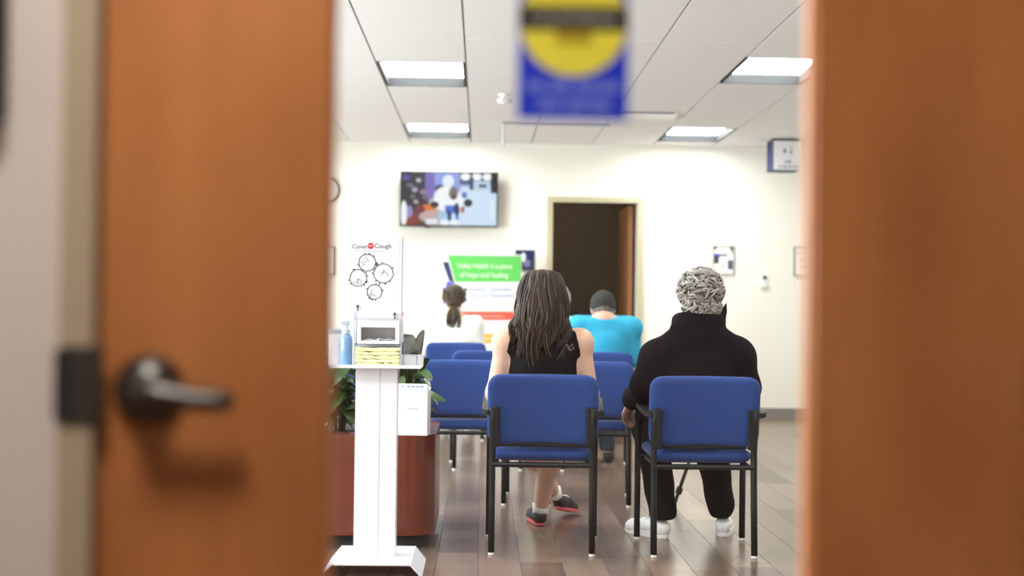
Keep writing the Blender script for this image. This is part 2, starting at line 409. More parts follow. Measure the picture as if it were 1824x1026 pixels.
# floor planks
floor = boxobj('floor', (XL - .1, XR + .1, -2.6, YB + 2.2, -.06, -.012), mat('dark_subfloor', (.05, .04, .035), .9)); struct(floor)
PW, PL = .18, 1.22
pcols = [lin(88, 69, 60), lin(118, 98, 86), lin(132, 110, 96), lin(104, 84, 74), lin(142, 120, 104), lin(80, 64, 56)]
M_plank = random_mat('grey_brown_vinyl_plank', pcols, 'obj', .25, .6, grain=.22, stretch=(9, 1.2, 1), gscale=1.6)
M_plankr = random_mat('grey_brown_vinyl_plank_field', pcols, 'isl', .25, .6, grain=.22, stretch=(9, 1.2, 1), gscale=1.6)
def plank_mesh():
    bm = bmesh.new(); g = .0006
    a = [(-PW / 2 + g, -PL / 2 + g), (PW / 2 - g, -PL / 2 + g), (PW / 2 - g, PL / 2 - g), (-PW / 2 + g, PL / 2 - g)]
    plan(bm, a, -.012, 0); bmesh.ops.bevel(bm, geom=[e for e in bm.edges if all(abs(v.co.z) < 1e-6 for v in e.verts)], offset=.0008, segments=1, affect='EDGES')
    bmesh.ops.recalc_face_normals(bm, faces=bm.faces[:]); me = bpy.data.meshes.new('plank'); bm.to_mesh(me); bm.free(); me.materials.append(M_plank); return me
pm = plank_mesh(); rest = bmesh.new(); near = 0
ncol = int((XR - XL) / PW) + 1
for i in range(ncol):
    x = XL + PW * (i + .5); y = -2.6 - random.random() * PL
    while y < YB + 2:
        yc = y + PL / 2
        dep = max(yc, 4.6); inside = 4.5 < yc < 13.1 and -1.05 * dep * .27 - .3 < x < .27 * dep + .25
        if inside and near < 300:
            o = bpy.data.objects.new('plank', pm); C.objects.link(o); o.parent = floor; o.location = (x, yc, 0); near += 1
        else:
            box(rest, x - PW / 2 + .001, x + PW / 2 - .001, y + .001, y + PL - .001, -.012, 0)
        y += PL
ro = obj('plank_field', rest, M_plankr, floor); ro['kind'] = 'stuff'

# back wall with doorway
A = W(983, 513, YB); B = W(1134, 513, YB)
DX0, DX1, DH = A.x, B.x, W(1050, 361, YB).z
bm = bmesh.new()
box(bm, XL - .1, DX0 - .0, YB, YB + .13, 0, PZ); box(bm, DX1, XR + .1, YB, YB + .13, 0, PZ); box(bm, DX0, DX1, YB, YB + .13, DH, PZ)
struct(obj('wall_back', bm, M_wall))
struct(boxobj('wall_right', (XR, XR + .12, YD + .1, YB, 0, PZ), M_wall))
bm = bmesh.new(); wy0, wy1, wz0, wz1 = 2.3, 10.1, .9, 2.4
box(bm, XL - .12, XL, YD + .1, wy0, 0, PZ); box(bm, XL - .12, XL, wy1, YB, 0, PZ); box(bm, XL - .12, XL, wy0, wy1, 0, wz0); box(bm, XL - .12, XL, wy0, wy1, wz1, PZ)
struct(obj('wall_left', bm, M_wall))
win = struct(empty('window_1', (XL - .06, (wy0 + wy1) / 2, wz0)))
hw = (wy1 - wy0) / 2
bm = bmesh.new(); box(bm, -.03, .03, -hw, -hw + .05, 0, wz1 - wz0); box(bm, -.03, .03, hw - .05, hw, 0, wz1 - wz0); box(bm, -.03, .03, -hw + .05, hw - .05, 0, .05); box(bm, -.03, .03, -hw + .05, hw - .05, wz1 - wz0 - .05, wz1 - wz0)
obj('window_frame', bm, M_frame_far, win)
for k in range(5):
    yy = -hw + 2 * hw * (k + 1) / 6; boxobj('mullion', (-.025, .025, yy - .02, yy + .02, .05, wz1 - wz0 - .05), M_frame_far, win)
for k in range(6):
    y0 = -hw + 2 * hw * k / 6 + .03; boxobj('pane', (-.003, .003, y0 + .02, y0 + 2 * hw / 6 - .05, .05, wz1 - wz0 - .05), M_glass, win)
for nm, a in (('baseboard_back', (DX1 + .06, XR, YB - .012, YB, 0, .10)), ('baseboard_back_left', (XL, DX0 - .06, YB - .012, YB, 0, .10))):
    struct(boxobj(nm, a, M_baseb))
# far door frame, dark room behind, open leaf
fr = struct(empty('trim_1', ((DX0 + DX1) / 2, YB, 0))); hwid = (DX1 - DX0) / 2; fw = .055
bm = bmesh.new(); box(bm, -hwid - fw, -hwid, -.03, .14, 0, DH + fw); obj('jamb', bm, M_frame_far, fr)
bm = bmesh.new(); box(bm, hwid, hwid + fw, -.03, .14, 0, DH + fw); obj('jamb', bm, M_frame_far, fr)
bm = bmesh.new(); box(bm, -hwid, hwid, -.03, .14, DH, DH + fw); obj('head', bm, M_frame_far, fr)
bm = bmesh.new(); x0, x1, y0, y1 = DX0 - .9, DX1 + .35, YB + .13, YB + 2.1
box(bm, x0 - .1, x0, y0, y1, 0, PZ); box(bm, x1, x1 + .1, y0, y1, 0, PZ); box(bm, x0 - .1, x1 + .1, y1, y1 + .1, 0, PZ); box(bm, x0 - .1, x1 + .1, y0, y1 + .1, PZ - .1, PZ)
struct(obj('wall_side_room', bm, M_farwall))
d2 = struct(empty('door_2', (DX1 - .07, YB + .15, 0)))
dw = DX1 - DX0 - .03
bm = bmesh.new(); box(bm, -dw, 0, 0, .045, .01, DH - .01, bev=.003); obj('door_leaf', bm, M_fardoor, d2)
bm = bmesh.new(); lathe(bm, [(.028, 0), (.028, -.012), (.012, -.014), (.012, -.04)], (-dw + .07, 0, 1.0), 'Y', 16); tube(bm, [(-dw + .07, -.04, 1.0), (-dw + .19, -.04, 1.0)], .009)
obj('handle', bm, M_steel, d2)
d2.rotation_euler = (0, 0, R(-89))
cab = tag(empty('storage_cabinet', ((DX0 + DX1) / 2 - .3, YB + 1.85, 0)), 'dark brown low cabinet in the unlit room beyond the doorway', 'cabinet')
boxobj('body', (-.5, .5, -.22, .22, 0, 1.0), M_cabinet, cab, .004); boxobj('top', (-.52, .52, -.24, .24, 1.0, 1.03), M_cabinet, cab, .004)
for s in (-1, 1): boxobj('door', (s * .25 - .235, s * .25 + .235, -.235, -.22, .06, .97), M_cabinet, cab, .003)

sl = tag(empty('side_room_fill', ((DX0 + DX1) / 2 - .3, YB + 1.2, PZ - .1)), 'unseen round ceiling lamp added to brighten the dark side room', 'ceiling light')  # unseen lamp, added to lift the dark doorway
bm = bmesh.new(); lathe(bm, [(.12, 0), (.12, -.03), (.10, -.035)], (0, 0, 0), 'Z', 24); obj('housing', bm, M_white, sl)
bm = bmesh.new(); lathe(bm, [(.10, -.036), (.06, -.05), (.001, -.055)], (0, 0, 0), 'Z', 24); obj('lens', bm, mat('fill_lens', (1, .9, .75), .5, emit=26), sl)
# ceiling: slab, grid, tiles, recessed troffers
ceil = struct(boxobj('ceiling', (XL - .1, XR + .1, YD + .1, YB + .1, PZ, PZ + .05), M_troffer))
GX0 = -.735; P2 = .61
TL = .98
trof = []
def col(k): return GX0 + P2 * k + .012, GX0 + P2 * (k + 1) - .012
Y1 = 8.70
rows = [Y1 - 2 * 3.0, Y1 - 3.0, Y1, Y1 + 2.98]
for k in (-4, 0, 4):
    for r in rows:
        yy = r
        if k == 4: yy = {0: 2.3, 1: 5.35, 2: 8.36, 3: 11.68}[rows.index(r)]
        trof.append((k, yy))
kmin, kmax = -6, 9
def tile(x0, x1, y0, y1):
    if y1 - y0 < .05: return
    bm = bmesh.new(); box(bm, 0, x1 - x0, 0, y1 - y0, 0, .018); o = obj('ceiling_tile', bm, M_tile, ceil)
    o.location = (x0, y0, CZ)
for k in range(kmin, kmax):
    a, b = col(k); a -= .006; b += .006; a = max(a, XL); b = min(b, XR)
    if b - a < .05: continue
    cuts = sorted(yy for kk, yy in trof if kk == k)
    y = YD + .12; cross = []
    stops = cuts + [YB]
    for st in stops:
        # tile courses between fixtures
        n = max(1, round((st - y) / 1.22)); step = (st - y) / n
        for i in range(n):
            tile(a, b, y + i * step + (.005 if i else 0), y + (i + 1) * step - (.005 if i < n - 1 else 0))
            if i: cross.append(y + i * step)
        y = st + TL
        if y > YB - .06: break
    for c in cross: boxobj('grid_cross_bar', (a, b, c - .004, c + .004, CZ + .003, CZ + .02), M_white, ceil)
for k in range(kmin, kmax + 1):
    x = GX0 + P2 * k
    if XL < x < XR: boxobj('grid_bar', (x - .0075, x + .0075, YD + .12, YB, CZ + .008, CZ + .03), M_grid, ceil)
for i, (k, yy) in enumerate(trof):
    a, b = col(k); cx = (a + b) / 2; y1 = min(yy + TL, YB - .02); L = y1 - yy
    t = empty('ceiling_light', (cx, yy, CZ))
    near_ = ['beside the entrance door', 'before the chairs', 'over the chairs', 'by the back wall'][rows.index(yy) if yy in rows else [2.3, 5.35, 8.36, 11.68].index(yy)]
    side = {-4: 'on the window side', 0: 'in line with the television', 4: 'in line with the framed picture'}[k]
    tag(t, f'recessed ceiling light panel {side}, {near_}', 'ceiling light', 'recessed ceiling lights')
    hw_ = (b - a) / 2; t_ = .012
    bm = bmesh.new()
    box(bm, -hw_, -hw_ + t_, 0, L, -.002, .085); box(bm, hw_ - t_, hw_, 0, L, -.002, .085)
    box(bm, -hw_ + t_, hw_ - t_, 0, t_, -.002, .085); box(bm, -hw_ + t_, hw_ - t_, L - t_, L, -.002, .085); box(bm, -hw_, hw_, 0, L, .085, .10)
    obj('housing', bm, M_trofshade, t)
    boxobj('lens', (-hw_ + t_, hw_ - t_, t_, L - t_, .068, .072), M_light, t)

# door wall towards the hallway, frame, door leaf with glass
FX0, FX1 = W(105, 513, YD - .02).x, W(1912, 513, YD - .02).x
LX0, LX1 = W(181, 513, YD).x, W(1838, 513, YD).x
bm = bmesh.new(); DHH = 2.13
box(bm, XL - .1, LX0 - .03, YD - .005, YD + .13, 0, PZ); box(bm, LX1 + .03, XR + .1, YD - .005, YD + .13, 0, PZ); box(bm, LX0 - .03, LX1 + .03, YD - .005, YD + .13, DHH + .02, PZ)
struct(obj('wall_front', bm, M_hallwall))
fr = struct(empty('trim_2', ((LX0 + LX1) / 2, YD, 0))); c0 = (LX0 + LX1) / 2
for s, a, b in ((-1, FX0 - c0, LX0 - c0 - .003), (1, LX1 - c0 + .003, FX1 - c0)):
    bm = bmesh.new(); box(bm, a, b, -.02, .14, 0, DHH + .06, bev=.002); j = obj('jamb', bm, M_frame, fr)
    if s < 0:
        p0 = W(107, 616, YD - .02); p1 = W(176, 755, YD - .02)
        bm = bmesh.new(); box(bm, p0.x - c0, p1.x - c0 + .004, -.024, -.018, p1.z, p0.z, bev=.001); st = obj('strike_plate', bm, M_bronze, j)
        bm = bmesh.new(); box(bm, W(109, 690, YD).x - c0, W(138, 690, YD).x - c0, -.0255, -.0235, p1.z + .004, p0.z - .004); obj('strike_opening', bm, M_dark, st)
bm = bmesh.new(); box(bm, LX0 - c0 - .003, LX1 - c0 + .003, -.02, .14, DHH + .003, DHH + .06, bev=.002); obj('head', bm, M_frame, fr)
door = struct(empty('door_1', (LX0, YD, 0)))
gx0, gx1 = W(583, 513, YD).x - LX0, W(1450, 513, YD).x - LX0; dwid = LX1 - LX0; gz0, gz1 = .28, 1.95
boxobj('stile', (0, gx0, 0, .045, .01, DHH), M_doorwood, door, .002)
boxobj('stile', (gx1, dwid, 0, .045, .01, DHH), M_doorwood, door, .002)
boxobj('rail', (gx0, gx1, 0, .045, .01, gz0), M_doorwood, door, .002)
boxobj('rail', (gx0, gx1, 0, .045, gz1, DHH), M_doorwood, door, .002)
for a in ((gx0, gx0 + .005, .010, .035, gz0, gz1), (gx1 - .005, gx1, .010, .035, gz0, gz1)): boxobj('glazing_bead', a, M_stopwood, door, .0015)
boxobj('glass_pane', (gx0 + .002, gx1 - .002, .020, .026, gz0, gz1), M_glass, door)
hp = W(262, 695, YD - .012) - Vector((LX0, YD, 0))
h = empty('lever_handle', (hp.x, 0, hp.z)); h.parent = door
rr = 62 / 1600
bm = bmesh.new(); lathe(bm, [(.001, -.030), (rr * .35, -.029), (rr * .65, -.024), (rr * .88, -.015), (rr, -.006), (rr, 0)], (0, 0, 0), 'Y', 40); obj('rose', bm, M_steel, h, True)
bm = bmesh.new(); tube(bm, [(0, -.012, 0), (0, -.045, -.001)], .0135, 20); obj('spindle', bm, M_steel, h, True)
bm = bmesh.new(); tube(bm, [(-.010, -.050, .001), (.004, -.053, .001), (.03, -.054, -.003), (.06, -.052, -.0075), (.085, -.050, -.0085), (.096, -.048, -.0085), (.100, -.046, -.0085)], [.010, .0155, .0145, .0115, .0115, .0105, .006], 16); obj('lever', bm, M_steel, h, True)
bm = bmesh.new(); lathe(bm, [(.001, -.008), (.005, -.006), (.006, 0)], (.014, -.008, .031), 'Y', 12); obj('turn_button', bm, M_steel, h, True)
for z in (.3, 1.02, 1.85):
    bm = bmesh.new(); tube(bm, [(dwid + .004, -.006, z - .055), (dwid + .004, -.006, z + .055)], .006, 12); obj('hinge', bm, M_bronze, door)
# hallway shell on the camera side
struct(boxobj('wall_hall_left', (-2.1, -2.0, -2.5, YD - .005, 0, 2.62), M_hallwall))
struct(boxobj('wall_hall_right', (2.0, 2.1, -2.5, YD - .005, 0, 2.62), M_hallwall))
struct(boxobj('wall_hall_rear', (-2.1, 2.1, -2.6, -2.5, 0, 2.62), M_hallwall))
struct(boxobj('ceiling_hall', (-2.1, 2.1, -2.6, YD - .005, 2.60, 2.66), M_tile))
hl = tag(empty('hall_light', (-.45, .5, 2.60)), 'square flush ceiling light in the hallway before the door', 'ceiling light')
bm = bmesh.new(); box(bm, -.25, .25, -.25, .25, -.04, 0, bev=.004); obj('housing', bm, M_white, hl)
boxobj('lens', (-.22, .22, -.22, .22, -.046, -.041), mat('hall_lens', (1, .93, .84), .5, emit=25), hl)
# black wall device at the hallway wall
p = W(-5, 222, YD - .035); 
rd = tag(empty('card_reader', (p.x - .045, YD - .005, p.z)), 'black rounded wall reader mounted on the pale hallway wall', 'card reader')
bm = bmesh.new(); poly(bm, rrect(-.045, .045, 0, .17, .02), -.032, 0); obj('housing', bm, M_blackpl, rd)
bm = bmesh.new(); poly(bm, rrect(-.03, .03, .03, .14, .008), -.035, -.032); obj('face_plate', bm, M_dark, rd)

# ------------------------------------------------------------------ notice on the door glass
YG = YD + .0185
def g(px, py): v = W(px, py, YG); return v.x, v.z
a0 = g(1020, 213); sx = lambda n: n * YG / F
sg = tag(empty('door_notice', (a0[0], YG, a0[1])), 'blue and yellow printed notice stuck on the door glass', 'notice')
hwg = sx(99); hg = sx(300)
bm = bmesh.new(); poly(bm, [(-hwg, 0), (hwg, 0), (hwg, hg), (-hwg, hg)], 0, .0012); obj('backing', bm, M_signblue, sg)
cz = sx(213 - 38); bm = bmesh.new(); poly(bm, circ(0, cz, sx(97), 48), -.0004, 0); obj('yellow_disc', bm, M_signyel, sg)
bm = bmesh.new(); poly(bm, [(-hwg, cz - sx(16)), (hwg, cz - sx(16)), (hwg, cz + sx(29)), (-hwg, cz + sx(29))], -.0008, -.0004); obj('black_band', bm, M_blackpl, sg)
text('lettering', 'CALIFORNIA', (0, -.0011, cz + sx(7)), sx(160), M_signgrey, sg, height=sx(17), bold=.02)
bm = bmesh.new(); poly(bm, [(-sx(32), cz - sx(40)), (sx(32), cz - sx(40)), (sx(32), cz - sx(14)), (-sx(32), cz - sx(14))], -.0008, -.0004); obj('olive_block', bm, M_signolive, sg)
for zc, wds in ((sx(213 - 154), (-82, -50, -42, -4, 6, 40, 48, 84)), (sx(213 - 186), (-60, -20, -12, 22, 30, 66))):
    bm = bmesh.new()
    for i in range(0, len(wds), 2):
        x = wds[i]
        while x < wds[i + 1] - 3:
            poly(bm, [(sx(x), zc - sx(9)), (sx(x + 5), zc - sx(9)), (sx(x + 5), zc + sx(9)), (sx(x), zc + sx(9))], -.0003, 0); x += 7.5
    obj('small_lettering', bm, M_signtext, sg)
# ================================================================== OBJECTS
# ------------------------------------------------------------------ chairs
def make_chair():
    t = empty('waiting_chair')
    hx = .222                                       # rear legs
    tilt = Matrix.Translation((0, .022, .642)) @ Matrix.Rotation(R(9), 4, 'X')
    bm = bmesh.new(); pad(bm, .492, .318, .045, .055, sag=-.0); 
    for v in bm.verts: v.co.y += -.022 * (v.co.x / .246) ** 2 + .006
    xf(bm, tilt); back = obj('backrest', bm, M_blue, t, True)
    bm = bmesh.new(); pad(bm, .455, .46, .075, .05, 24, 24, power=6); xf(bm, Matrix.Translation((0, .285, .437)) @ Matrix.Rotation(R(90), 4, 'X')); obj('seat', bm, M_blue, t, True)
    bm = bmesh.new(); box(bm, -.195, .195, .035, .06, .474, .50, .004); obj('back_support', bm, M_black, t)
    for s in (-1, 1):
        leg = [(s * hx, -.02, .012), (s * hx, .0, .25), (s * hx, .012, .46), (s * hx, -.018, .60), (s * hx, -.024, .648)]
        bm = bmesh.new(); tube(bm, leg, .0145, 12); lg = obj('leg', bm, M_black, t, True)
        bm = bmesh.new(); lathe(bm, [(.010, 0), (.0135, .002), (.0135, .014), (.008, .02)], (s * hx, -.02, 0), 'Z', 12); obj('glide', bm, M_glide, lg)
        fx = hx + .028
        bm = bmesh.new(); tube(bm, [(s * fx, .43, .012), (s * fx, .425, .3), (s * fx, .415, .56), (s * fx, .40, .645)], .0145, 12); lg = obj('leg', bm, M_black, t, True)
        bm = bmesh.new(); lathe(bm, [(.010, 0), (.0135, .002), (.0135, .014), (.008, .02)], (s * fx, .43, 0), 'Z', 12); obj('glide', bm, M_glide, lg)
        bm = bmesh.new(); box(bm, s * .212 - .021, s * .212 + .021, -.036, -.008, .475, .655, .006)
        for v in bm.verts: v.co.y += .12 * (.655 - v.co.z)
        obj('back_bracket', bm, M_blackpl, t)
        bm = bmesh.new()
        pts = rrect(-.026, .026, -.235, .235, .024)
        plan(bm, pts, 0, .022); bmesh.ops.bevel(bm, geom=[e for e in bm.edges if abs(e.verts[0].co.z - e.verts[1].co.z) < 1e-6], offset=.006, segments=2, affect='EDGES')
        for v in bm.verts: v.co.z += .03 * ((v.co.y) / .235) * .5 - .015 * (v.co.y / .235) ** 2
        xf(bm, Matrix.Translation((s * (hx + .028), .20, .648)) @ Matrix.Rotation(R(-s * 1.5), 4, 'Z')); obj('armrest', bm, M_blackpl, t, False)
        bm = bmesh.new(); tube(bm, [(s * .205, .02, .395), (s * .215, .43, .395)], .011, 8); obj('seat_rail', bm, M_black, t)
    bm = bmesh.new(); tube(bm, [(-hx, .004, .397), (hx, .004, .397)], .012, 8); obj('crossbar', bm, M_black, t)
    bm = bmesh.new(); tube(bm, [(-.245, .42, .397), (.245, .42, .397)], .012, 8); obj('crossbar', bm, M_black, t)
    return t
chair0 = make_chair(); used = [False]
def copy_tree(o, parent=None):
    c = o.copy(); C.objects.link(c)
    if parent: c.parent = parent
    for ch in list(o.children): copy_tree(ch, c)
    return c
CHAIRS = {}
def place_chair(key, px, py, rz, label):
    p = FL(px, py)
    kids = list(chair0.children)
    if not used[0]: o = chair0; used[0] = True
    else: o = copy_tree(chair0)
    o.location = (p.x, p.y + .02, 0); o.rotation_euler = (0, 0, R(rz))
    tag(o, label, 'chair', 'blue waiting room chairs'); CHAIRS[key] = o; return o
place_chair('A', 964.5, 990, -2.5, 'blue padded armchair in which the woman in the black tank top sits')
place_chair('B', 1254, 994, -1, 'blue padded armchair in which the grey curly haired person sits')
place_chair('C', 825, 900, 0, 'empty blue armchair beside the white brochure holder')
place_chair('D', 1048, 903, -2, 'empty blue armchair directly behind the man in the turquoise shirt')
place_chair('H', 606, 897, 0, 'empty blue armchair seen through the leaves of the planter')
place_chair('E', 868, 838, 0, 'empty blue armchair diagonally behind the person with the ponytail')
place_chair('F', 1061, 840, 0, 'blue armchair in which the man in the turquoise shirt sits')
place_chair('G', 810, 785, 0, 'blue armchair in which the person with the ponytail sits')
place_chair('K', 998, 787, 0, 'blue armchair of the grey haired person beyond the woman in the tank top')

# ------------------------------------------------------------------ planter, plant, brochure holder
pr = W(777, 860, 6.0).x; PF = 5.82; PT = .512
pl = tag(empty('planter_box', (pr - .5, PF + .4, 0)), 'long cherry brown planter box with rounded corners on black plinth', 'planter')
bm = bmesh.new(); plan(bm, rrect(-.5, .5, -.4, .4, .13, 10), .062, PT - .02); obj('body', bm, M_planter, pl, False)
bm = bmesh.new(); o_ = rrect(-.5, .5, -.4, .4, .13, 10); i_ = rrect(-.36, .36, -.26, .26, .06, 10)
va = [[bm.verts.new((x, y, z)) for x, y in q] for q in (o_, i_) for z in (PT - .02, PT)]
n = len(o_)
for i in range(n):
    j = (i + 1) % n
    bm.faces.new((va[0][i], va[0][j], va[1][j], va[1][i])); bm.faces.new((va[1][i], va[1][j], va[3][j], va[3][i])); bm.faces.new((va[3][i], va[3][j], va[2][j], va[2][i])); bm.faces.new((va[2][i], va[2][j], va[0][j], va[0][i]))
obj('rim', bm, M_planter, pl)
bm = bmesh.new(); plan(bm, rrect(-.46, .46, -.36, .36, .11, 10), 0, .062); obj('plinth', bm, M_dark, pl)
bm = bmesh.new(); plan(bm, rrect(-.359, .359, -.259, .259, .059, 10), PT - .019, PT - .008); obj('soil', bm, M_soil, pl)
def leaf_mesh(L, Wd, bend):
    bm = bmesh.new(); n = 5; rows_ = []
    for i in range(n + 1):
        t = i / n; ww = Wd / 2 * math.sin(math.pi * (t * .92 + .04)) ** .8; y = L * t; z = -bend * t * t * L
        rows_.append([bm.verts.new((-ww, y, z + .18 * ww)), bm.verts.new((0, y, z)), bm.verts.new((ww, y, z + .18 * ww))])
    for a, b in zip(rows_, rows_[1:]):
        for k in range(2): bm.faces.new((a[k], a[k + 1], b[k + 1], b[k]))
    me = bpy.data.meshes.new('leaf'); bm.to_mesh(me); bm.free(); me.materials.append(M_leaf)
    me.polygons.foreach_set('use_smooth', [True] * len(me.polygons)); return me
LM = [leaf_mesh(.11, .05, .5), leaf_mesh(.14, .065, .7), leaf_mesh(.08, .04, .3), leaf_mesh(.16, .075, .35)]
rnd = random.Random(3)
def plant(x, y, hgt, nst, spread, label, nl):
    p = tag(empty('leafy_plant', (x, y, PT - .01)), label, 'plant', 'plants in the planter box')
    for s_ in range(nst):
        a = rnd.uniform(0, 6.28); q = rnd.uniform(.3, 1) * spread
        b0 = Vector((math.cos(a) * .03, math.sin(a) * .03, 0)); tip = Vector((math.cos(a) * q, math.sin(a) * q, hgt * rnd.uniform(.55, 1))); mid = (b0 + tip) / 2 + Vector((-math.cos(a), -math.sin(a), 0)) * .02 + Vector((0, 0, .04))
        pts = [b0 * (1 - t) ** 2 + mid * 2 * t * (1 - t) + tip * t * t for t in (0, .25, .5, .75, 1)]
        bm = bmesh.new(); tube(bm, pts, [.005, .0045, .004, .003, .002], 6); obj('stem', bm, M_stem, p, True)
        for l in range(nl):
            t = .25 + .75 * (l + rnd.random() * .6) / nl; t = min(t, 1)
            q_ = b0 * (1 - t) ** 2 + mid * 2 * t * (1 - t) + tip * t * t
            o = bpy.data.objects.new('leaf', rnd.choice(LM)); C.objects.link(o); o.parent = p; o.location = q_
            o.rotation_euler = (rnd.uniform(-.5, .7), rnd.uniform(-.6, .6), rnd.uniform(0, 6.28)); o.scale = (1, 1, 1)
    return p
pA = W(722, 700, 6.15); plant(pA.x - .02, 6.16, .36, 10, .13, 'dark green leafy plant behind the white brochure holder', 8)
pB = W(618, 700, 6.05); plant(pB.x - .05, 6.12, .34, 12, .16, 'dark green leafy plant left of the white sanitizer stand column', 8)
# two broad drooping leaves that rise above the tray
pG = tag(empty('broad_leaf_plant', (W(722, 640, 6.3).x, 6.36, PT - .01)), 'plant with broad leaves painted glare grey rising beside the tissue dispenser', 'plant')
def broad(p0, p1, p2, wd, m):
    bm = bmesh.new(); rows_ = []
    for i in range(11):
        t = i / 10; c = Vector(p0) * (1 - t) ** 2 + Vector(p1) * 2 * t * (1 - t) + Vector(p2) * t * t
        ww = wd / 2 * math.sin(math.pi * (t * .94 + .03)) ** .7
        tg = (Vector(p1) * 2 * (1 - t) - Vector(p0) * 2 * (1 - t) + (Vector(p2) - Vector(p1)) * 2 * t).normalized(); s_ = tg.cross(Vector((0, 1, .3))).normalized()
        rows_.append([bm.verts.new(c + s_ * ww * k + Vector((0, -.02 * abs(k) * 0, 0))) for k in (-1, -.5, 0, .5, 1)])
    for a, b in zip(rows_, rows_[1:]):
        for k in range(4): bm.faces.new((a[k], a[k + 1], b[k + 1], b[k]))
    bmesh.ops.solidify(bm, geom=bm.faces[:], thickness=.0012)
    return obj('leaf', bm, m, pG, True)
M_leafglare = mat('leaf_glare_grey', (.22, .225, .20), .5, noise=.2, nscale=18, col2=(.36, .35, .32))  # glossy glare on the leaves painted as a grey base colour
M_leafol = mat('olive_leaf', (.05, .075, .015), .4, noise=.3, nscale=18)
def lp(px, py, Y): return W(px, py, Y) - Vector(pG.location)
broad((0, 0, 0), lp(706, 585, 6.36), lp(742, 612, 6.30), .14, M_leafglare)
broad((0, 0, 0), lp(738, 616, 6.38), lp(755, 588, 6.36), .055, M_leafglare)
broad((0, 0, 0), lp(728, 610, 6.34), lp(748, 640, 6.26), .075, M_leafol)
broad((0, 0, 0), lp(742, 640, 6.36), lp(765, 640, 6.30), .045, M_leafol)
broad((0, 0, 0), lp(716, 628, 6.3), lp(730, 650, 6.24), .05, M_leafol)
bm = bmesh.new(); tube(bm, [(0, 0, -.005), (.005, 0, .08)], [.009, .006], 8); obj('stem', bm, M_stem, pG, True)

bh = W(736, 778, PF + .05)
br = tag(empty('brochure_holder', (bh.x, PF + .055, PT)), 'white leaflet holder standing on the corner of the planter box', 'brochure holder')
hw_ = .071
bm = bmesh.new()
for a in ((-hw_, hw_, -.04, -.037, 0, .205), (-hw_, hw_, .037, .04, 0, .215), (-hw_, -hw_ + .003, -.037, .037, 0, .205), (hw_ - .003, hw_, -.037, .037, 0, .205), (-hw_ + .003, hw_ - .003, -.037, .037, 0, .004)): box(bm, *a)
obj('holder', bm, M_white, br)
for k in range(3):
    lf = boxobj('leaflet', (-hw_ + .006, hw_ - .006, -.03 + k * .018, -.026 + k * .018, .005, .232 - k * .004), M_paper, br)
    lf.location.x = .001 * k
    if k == 0:
        bm = bmesh.new(); poly(bm, circ(-.043, .219, .006, 14), -.0306, -.03); obj('green_logo', bm, M_gel_grey, lf)
        bm = bmesh.new()
        for x in (-.025, -.005, .015, .035): box(bm, x, x + .016, -.0304, -.03, .215, .222)
        obj('printed_line', bm, M_textb, lf)
boxobj('printed_line', (-.02, .03, -.0406, -.04, .118, .121), M_textb, br)
br.rotation_euler.z = R(-9)

# ------------------------------------------------------------------ hygiene station
sc = W(668, 990, 5.42); SX = sc.x
st = tag(empty('hygiene_station', (SX, 5.42, 0)), 'white floor stand with tray, bent sheet foot and cough poster panel', 'hygiene stand')
bm = bmesh.new()   # foot: flat plate whose ends fold down to the floor
prof = [(-.205, 0), (-.16, .055), (.16, .055), (.205, 0)]
top = [(x, z) for x, z in prof]; bot = [(x * .985, max(0, z - .006)) for x, z in prof]
ring = [[bm.verts.new((x, y, z)) for x, z in top] + [bm.verts.new((x, y, z)) for x, z in bot[::-1]] for y in (-.2, .2)]
m_ = len(ring[0])
for i in range(m_): bm.faces.new((ring[0][i], ring[0][(i + 1) % m_], ring[1][(i + 1) % m_], ring[1][i]))
for r_ in ring: 
    for i in range(3): bm.faces.new((r_[i], r_[i + 1], r_[m_ - 2 - i], r_[m_ - 1 - i]))
obj('foot', bm, M_whitemetal, st)
TZ = .838
bm = bmesh.new(); plan(bm, [(-.086, -.05), (.014, -.05), (.0165, -.046), (.019, -.05), (.086, -.05), (.086, .05), (-.086, .05)], .055, TZ); obj('column', bm, M_whitemetal, st)
bm = bmesh.new(); box(bm, -.187, .187, -.12, .11, TZ, TZ + .005, .001); box(bm, -.187, .187, -.12, -.117, TZ + .005, TZ + .014); box(bm, -.187, .187, .107, .11, TZ + .005, TZ + .05); obj('tray', bm, M_whitemetal, st)
YP = .085
pz1 = W(665, 421, 5.42 + YP).z; px0 = W(613, 480, 5.42 + YP).x - SX; px1 = W(717, 480, 5.42 + YP).x - SX
bm = bmesh.new(); box(bm, px0, px1, YP, YP + .012, TZ + .005, pz1, .002); pp = obj('poster_panel', bm, M_whitemetal, st)
boxobj('panel_edge', (px1 - .004, px1 + .002, YP - .003, YP + .013, TZ + .05, pz1), mat('grey_edge', (.42, .42, .5), .4), st)
bm = bmesh.new(); box(bm, px0 + .008, px1 - .014, YP - .0015, YP, W(0 + 665, 548, 5.5).z, pz1 - .012); po = obj('poster', bm, M_paper, st)
def pw(px, py): v = W(px, py, 5.42 + YP); return v.x - SX, v.z
yq = YP - .002
a = pw(643, 439); text('lettering', 'Cover', (a[0] - .003, yq, a[1]), .066, M_ink, po, bold=.008)
a = pw(681, 439.5); text('lettering', 'Cough', (a[0] + .003, yq, a[1]), .070, M_ink, po, bold=.008)
a = pw(660.5, 438); bm = bmesh.new(); poly(bm, circ(a[0], a[1], .0135, 20), yq - .0003, yq); obj('red_spot', bm, M_redink, po)
text('lettering', 'your', (a[0], yq - .0005, a[1]), .018, M_paper, po, bold=.02)
a, b = pw(632, 447), pw(686, 447); boxobj('underline', (a[0], b[0], yq, YP - .0015, a[1] - .0008, a[1] + .0008), M_greyink, po)
